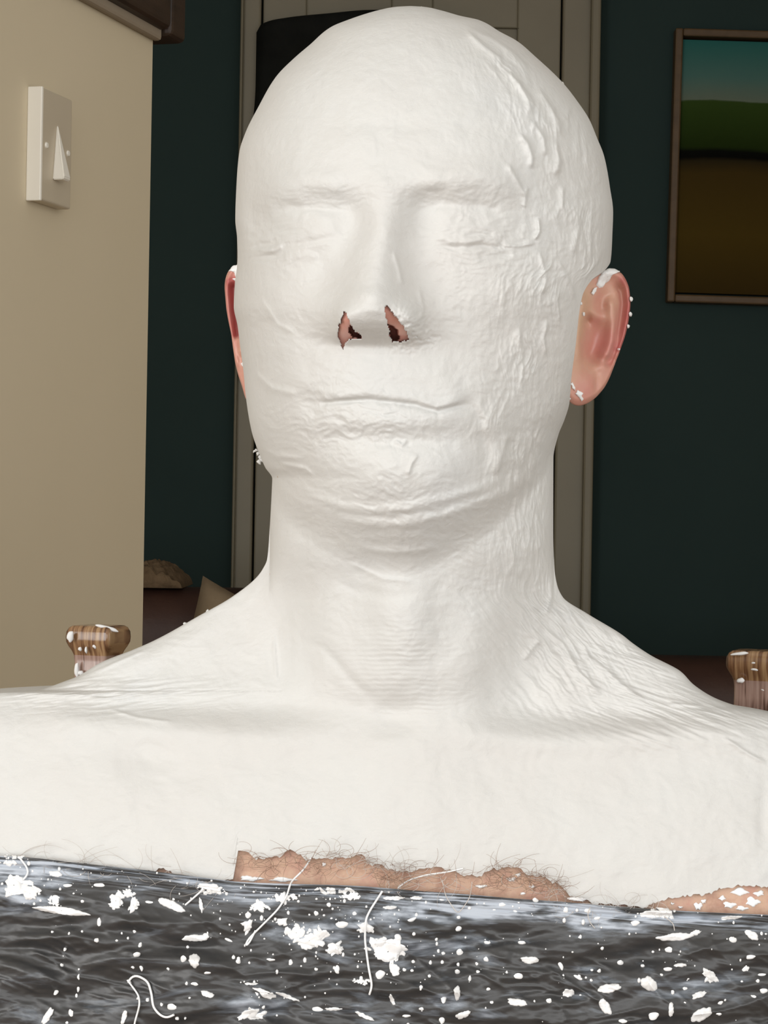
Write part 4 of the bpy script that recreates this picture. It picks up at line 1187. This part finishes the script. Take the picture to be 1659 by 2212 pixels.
# larger broken splashes
bagd = lambda x, y: -bag_forward(x, y)
def splat(cx_, cy_, rx, ry, seedv, h=4):
    rg_ = np.random.default_rng(int(seedv * 100) + 3)
    VV, FF, off = [], [], 0; na, nr = 16, 4
    nb = 5 + int((rx + ry) / 5)
    for b_ in range(nb):
        rad_ = 0 if b_ == 0 else rg_.uniform(.25, 1.0); an = rg_.uniform(0, 2 * np.pi)
        x0 = cx_ + rx * rad_ * math.cos(an); y0 = cy_ + ry * rad_ * math.sin(an)
        sz = (0.62 if b_ == 0 else rg_.uniform(.14, .5) * (1.15 - .7 * rad_)) * min(rx, ry) * 1.15 + 1.2
        el = rg_.uniform(1.0, 2.4); ro = rg_.normal(0, .5) if rx > ry * 1.6 else rg_.uniform(0, np.pi)
        t = np.linspace(0, 2 * np.pi, na, endpoint=False); w = 1 + .45 * fbm(np.cos(t) * 1.1 + b_ * 3.3 + seedv, np.sin(t) * 1.1 + seedv, 79, 2)
        rr = np.array([1.0, .85, .55, .05])[:, None]
        u = sz * el * w[None] * rr * np.cos(t)[None]; v_ = sz * w[None] * rr * np.sin(t)[None]
        Xe = x0 + u * math.cos(ro) - v_ * math.sin(ro); Ye = y0 + u * math.sin(ro) + v_ * math.cos(ro)
        Ye = np.maximum(Ye, BAG_TOP(Xe) - 4)
        dm = np.array([-2.0, .6, .9, 1.0])[:, None] * (1.5 + .22 * sz)
        VV.append(unproj_np(Xe, Ye, -bag_forward(Xe, Ye) - dm).reshape(-1, 3))
        i1 = np.arange(nr * na).reshape(nr, na) + off
        FF.append(np.stack([i1[:-1], i1[1:], np.roll(i1, -1, 1)[1:], np.roll(i1, -1, 1)[:-1]], -1).reshape(-1, 4)); off += nr * na
    to_bag(mesh_obj('plaster_splash', np.concatenate(VV), np.concatenate(FF), SPLASH))
for k, a in enumerate([(640, 2015, 26, 17), (668, 2032, 30, 18), (690, 2022, 20, 13), (610, 1992, 14, 8), (725, 2050, 16, 14), (838, 2056, 36, 26), (815, 2045, 22, 16), (790, 2005, 18, 12), (250, 1946, 20, 18), (275, 1930, 22, 9), (288, 1955, 12, 10),
                       (30, 1912, 40, 22), (65, 1930, 26, 16), (455, 1922, 30, 12), (610, 1940, 36, 10), (560, 1960, 20, 9), (720, 1925, 48, 8), (760, 1935, 30, 8), (540, 2190, 30, 14), (575, 2150, 26, 8), (1440, 1972, 36, 12), (1050, 1912, 14, 6),
                       (120, 1945, 14, 10), (1535, 2108, 14, 12), (20, 1865, 24, 7), (535, 2000, 10, 16), (780, 2120, 22, 8), (30, 1850, 26, 5)]):
    splat(*a, seedv=1.7 * k + .4)

# specks too small to pick apart
VV = []; FF = []; off = 0; rs = np.random.default_rng(12)
bmS = bmesh.new(); bmesh.ops.create_icosphere(bmS, subdivisions=1, radius=1.0)
iv = np.array([v.co[:] for v in bmS.verts]); iff = [tuple(v.index for v in f_.verts) for f_ in bmS.faces]; bmS.free()
nsp = 380
xs_ = np.where(rs.random(nsp) < .35, rs.normal(680, 120, nsp), rs.uniform(-20, 1680, nsp)); ys_ = BAG_TOP(xs_) + rs.uniform(4, 330, nsp) * rs.random(nsp) ** .6
ys_ = np.where(xs_ < 500, BAG_TOP(xs_) + (ys_ - BAG_TOP(xs_)) * .55, ys_)
ps = unproj_np(xs_, ys_, -bag_forward(xs_, ys_)); rads = np.clip(rs.lognormal(0.55, .5, nsp), .7, 4.2) * K
for i in range(nsp):
    st = np.array([1, .5, rs.uniform(.8, 1.8)]) * rads[i]
    VV.append(ps[i] + iv * st); FF += [tuple(c_ + off for c_ in f_) for f_ in iff]; off += len(iv)
o = to_bag(mesh_obj('plaster_specks', np.concatenate(VV), np.array(FF), SPLASH)); o['kind'] = 'stuff'

# stray plastered threads
def thread(pts, rad, m=SPLASH, lift=5):
    P = np.asarray(pts, float); L = np.concatenate([[0], np.cumsum(np.hypot(*np.diff(P, axis=0).T))])
    t = np.linspace(0, L[-1], max(12, int(L[-1] / 5)))
    x_ = np.interp(t, L, P[:, 0]); y_ = np.interp(t, L, P[:, 1])
    for _ in range(4):
        x_[1:-1] = .5 * x_[1:-1] + .25 * (x_[2:] + x_[:-2]); y_[1:-1] = .5 * y_[1:-1] + .25 * (y_[2:] + y_[:-2])
    d = np.where(y_ > BAG_TOP(x_), bag_forward(x_, np.maximum(y_, BAG_TOP(x_))), forward(x_, y_, False)) + lift
    for _ in range(6): d[1:-1] = np.maximum(d[1:-1], .5 * d[1:-1] + .25 * (d[2:] + d[:-2]))
    v, f = tube(unproj_np(x_, y_, -d), np.full(len(x_), rad), 6)
    to_bag(mesh_obj('plaster_thread', v, f, m))
thread([(672, 1853), (655, 1880), (628, 1905), (620, 1935), (600, 1965), (560, 2005), (535, 2030), (528, 2046), (537, 2040), (552, 2010)], .0004)
thread([(275, 2117), (300, 2150), (302, 2170), (290, 2212), (288, 2240)], .0004)
thread([(278, 2120), (283, 2110), (295, 2106), (320, 2120), (328, 2150), (330, 2175), (345, 2193), (360, 2200), (376, 2192)], .0005)
thread([(826, 1925), (800, 1965), (790, 1985), (788, 2030), (796, 2090), (804, 2130), (798, 2148)], .00045)
thread([(860, 1918), (880, 1902), (920, 1890), (965, 1884), (1000, 1876)], .00035)
thread([(440, 1920), (420, 1938), (400, 1955)], .0004)
thread([(40, 1850), (60, 1875), (62, 1888), (50, 1900)], .0004)
thread([(955, 1900), (962, 1935), (985, 1970), (990, 1975), (1015, 1940), (1020, 1905)], .00018, GREYHAIR)
thread([(1275, 1960), (1268, 1975), (1275, 1995), (1285, 2005)], .00018, GREYHAIR)
thread([(1435, 1980), (1455, 1995), (1457, 2010)], .00018, GREYHAIR)

# ------------------------------------------------------------------ the chair he sits on
ch = empty('dining_chair', (0.02, 0.1, 0.0))
tag(ch, 'varnished oak dining chair with square-knobbed back posts behind the shoulders', 'chair')
CHI = Matrix.Translation(-Vector(ch.location))
def to_chair(o):
    o.parent = ch; o.matrix_parent_inverse = CHI; return o
D1, D2 = 1.30, 1.205
pA = unproj(213, 1350, D1); pB = unproj(1634, 1404, D2)
yaw = math.atan2(pB.y - pA.y, pB.x - pA.x)
def post(p, D, half):
    k = K * D
    # profile of the square post: (half-width in photo px, drop below the top in photo px)
    prof = [(38, 0), (50, 1), (57, 5), (62, 14), (63, 26), (62, 36), (57, 46), (51, 55), (47, 64), (45, 78), (45, 100), (46, 140)]
    b = bmesh.new(); rings = []
    def sq(r, z):
        ring = []; c = 0.16 * r
        for sx, sy in ((-1, -1), (1, -1), (1, 1), (-1, 1)):
            for t in range(-2, 6):
                a0 = {(-1, -1): math.pi, (1, -1): 1.5 * math.pi, (1, 1): 0, (-1, 1): .5 * math.pi}[(sx, sy)]
                a_ = a0 + min(max(t, 0), 3) / 3 * math.pi / 2
                qx, qy = sx * (r - c) + c * math.cos(a_), sy * (r - c) + c * math.sin(a_)
                if t < 0 or t > 3:                       # extra points along the flats keep them flat
                    sh = (.12, .45)[(-t - 1) if t < 0 else (t - 4)] * (r - c)
                    if abs(abs(qx) - r) < 1e-9: qy -= math.copysign(sh, qy)
                    else: qx -= math.copysign(sh, qx)
                ring.append(b.verts.new((qx, qy, z)))
        return ring
    for r, dz in prof: rings.append(sq(r * half / 62 * k, -dz * k))
    for i in range(len(rings) - 1):
        n_ = len(rings[i])
        for j in range(n_): b.faces.new((rings[i][j], rings[i][(j + 1) % n_], rings[i + 1][(j + 1) % n_], rings[i + 1][j]))
    b.faces.new(rings[0]); b.faces.new(rings[-1][::-1])
    o = bm_obj('finial', b, CHAIRW, smooth=True)
    o.data.materials.append(CHAIRP)
    for pl in o.data.polygons:
        if pl.center.z < -60 * k: pl.material_index = 1
    o.matrix_basis = Matrix.Translation(p) @ Matrix.Rotation(yaw + math.radians(-6), 4, 'Z')
    to_chair(o)
    z1 = p.z - 138 * k
    b = box_bm(-45 * half / 62 * k, 45 * half / 62 * k, -45 * half / 62 * k, 45 * half / 62 * k, 0.0, z1, .003, 2)
    o2 = bm_obj('back_post', b, CHAIRP)
    o2.matrix_basis = Matrix.Translation((p.x, p.y, 0)) @ Matrix.Rotation(yaw + math.radians(-6), 4, 'Z')
    to_chair(o2)
post(pA, D1, 53); post(pB, D2, 55)
mid = (Vector((pA.x, pA.y, 0)) + Vector((pB.x, pB.y, 0))) / 2
wid = (Vector((pB.x, pB.y, 0)) - Vector((pA.x, pA.y, 0))).length / 2
RM = Matrix.Translation(mid) @ Matrix.Rotation(yaw, 4, 'Z')
def cpart(name, x0, x1, y0, y1, z0, z1, m=CHAIRW, bev=.004):
    o = bm_obj(name, box_bm(x0, x1, y0, y1, z0, z1, bev, 2), m); o.matrix_basis = RM; return to_chair(o)
for z0 in (.54, .70, .86): cpart('back_slat', -wid, wid, -.009, .009, z0, z0 + .07)
cpart('seat', -wid - .01, wid + .01, -.44, .02, .40, .44, bev=.01)
for sx in (-1, 1):
    cpart('front_leg', sx * wid - .02, sx * wid + .02, -.43, -.39, 0, .405)
    cpart('side_stretcher', sx * wid - .01, sx * wid + .01, -.39, -.02, .17, .20)
# dribbles of plaster on the posts
def on_post(px, py, rx, ry, tl, D, back=0.0):
    o = bpy.data.objects.new('plaster_dribble', DROPS[2]); C.objects.link(o)
    p = unproj(px, py, D)
    M = Matrix.Translation(p) @ Matrix.Rotation(math.radians(tl), 4, 'Y') @ Matrix.Diagonal((rx * K * D, .0012, ry * K * D, 1))
    o.parent = ch; o.matrix_parent_inverse = CHI; o.matrix_basis = M
hw = 53 * K
for a in ((232, 1357, 24, 5, 14), (152, 1375, 7, 13, 10), (173, 1402, 4, 5, 0), (205, 1395, 5, 7, 0), (186, 1404, 3, 8, 0), (166, 1448, 5, 18, 0), (174, 1454, 7, 6, 0)):
    on_post(a[0], a[1], a[2], a[3], a[4], D1 - hw * (1.22 if a[1] < 1410 else 0.93))
for a in ((1600, 1470, 8, 6, -15), (1632, 1432, 9, 4, 0), (1633, 1446, 10, 4, 0), (1598, 1412, 18, 4, -8), (1652, 1492, 9, 4, 20)):
    on_post(a[0], a[1], a[2], a[3], a[4], D2 - hw * (1.15 if a[1] < 1460 else 0.95))
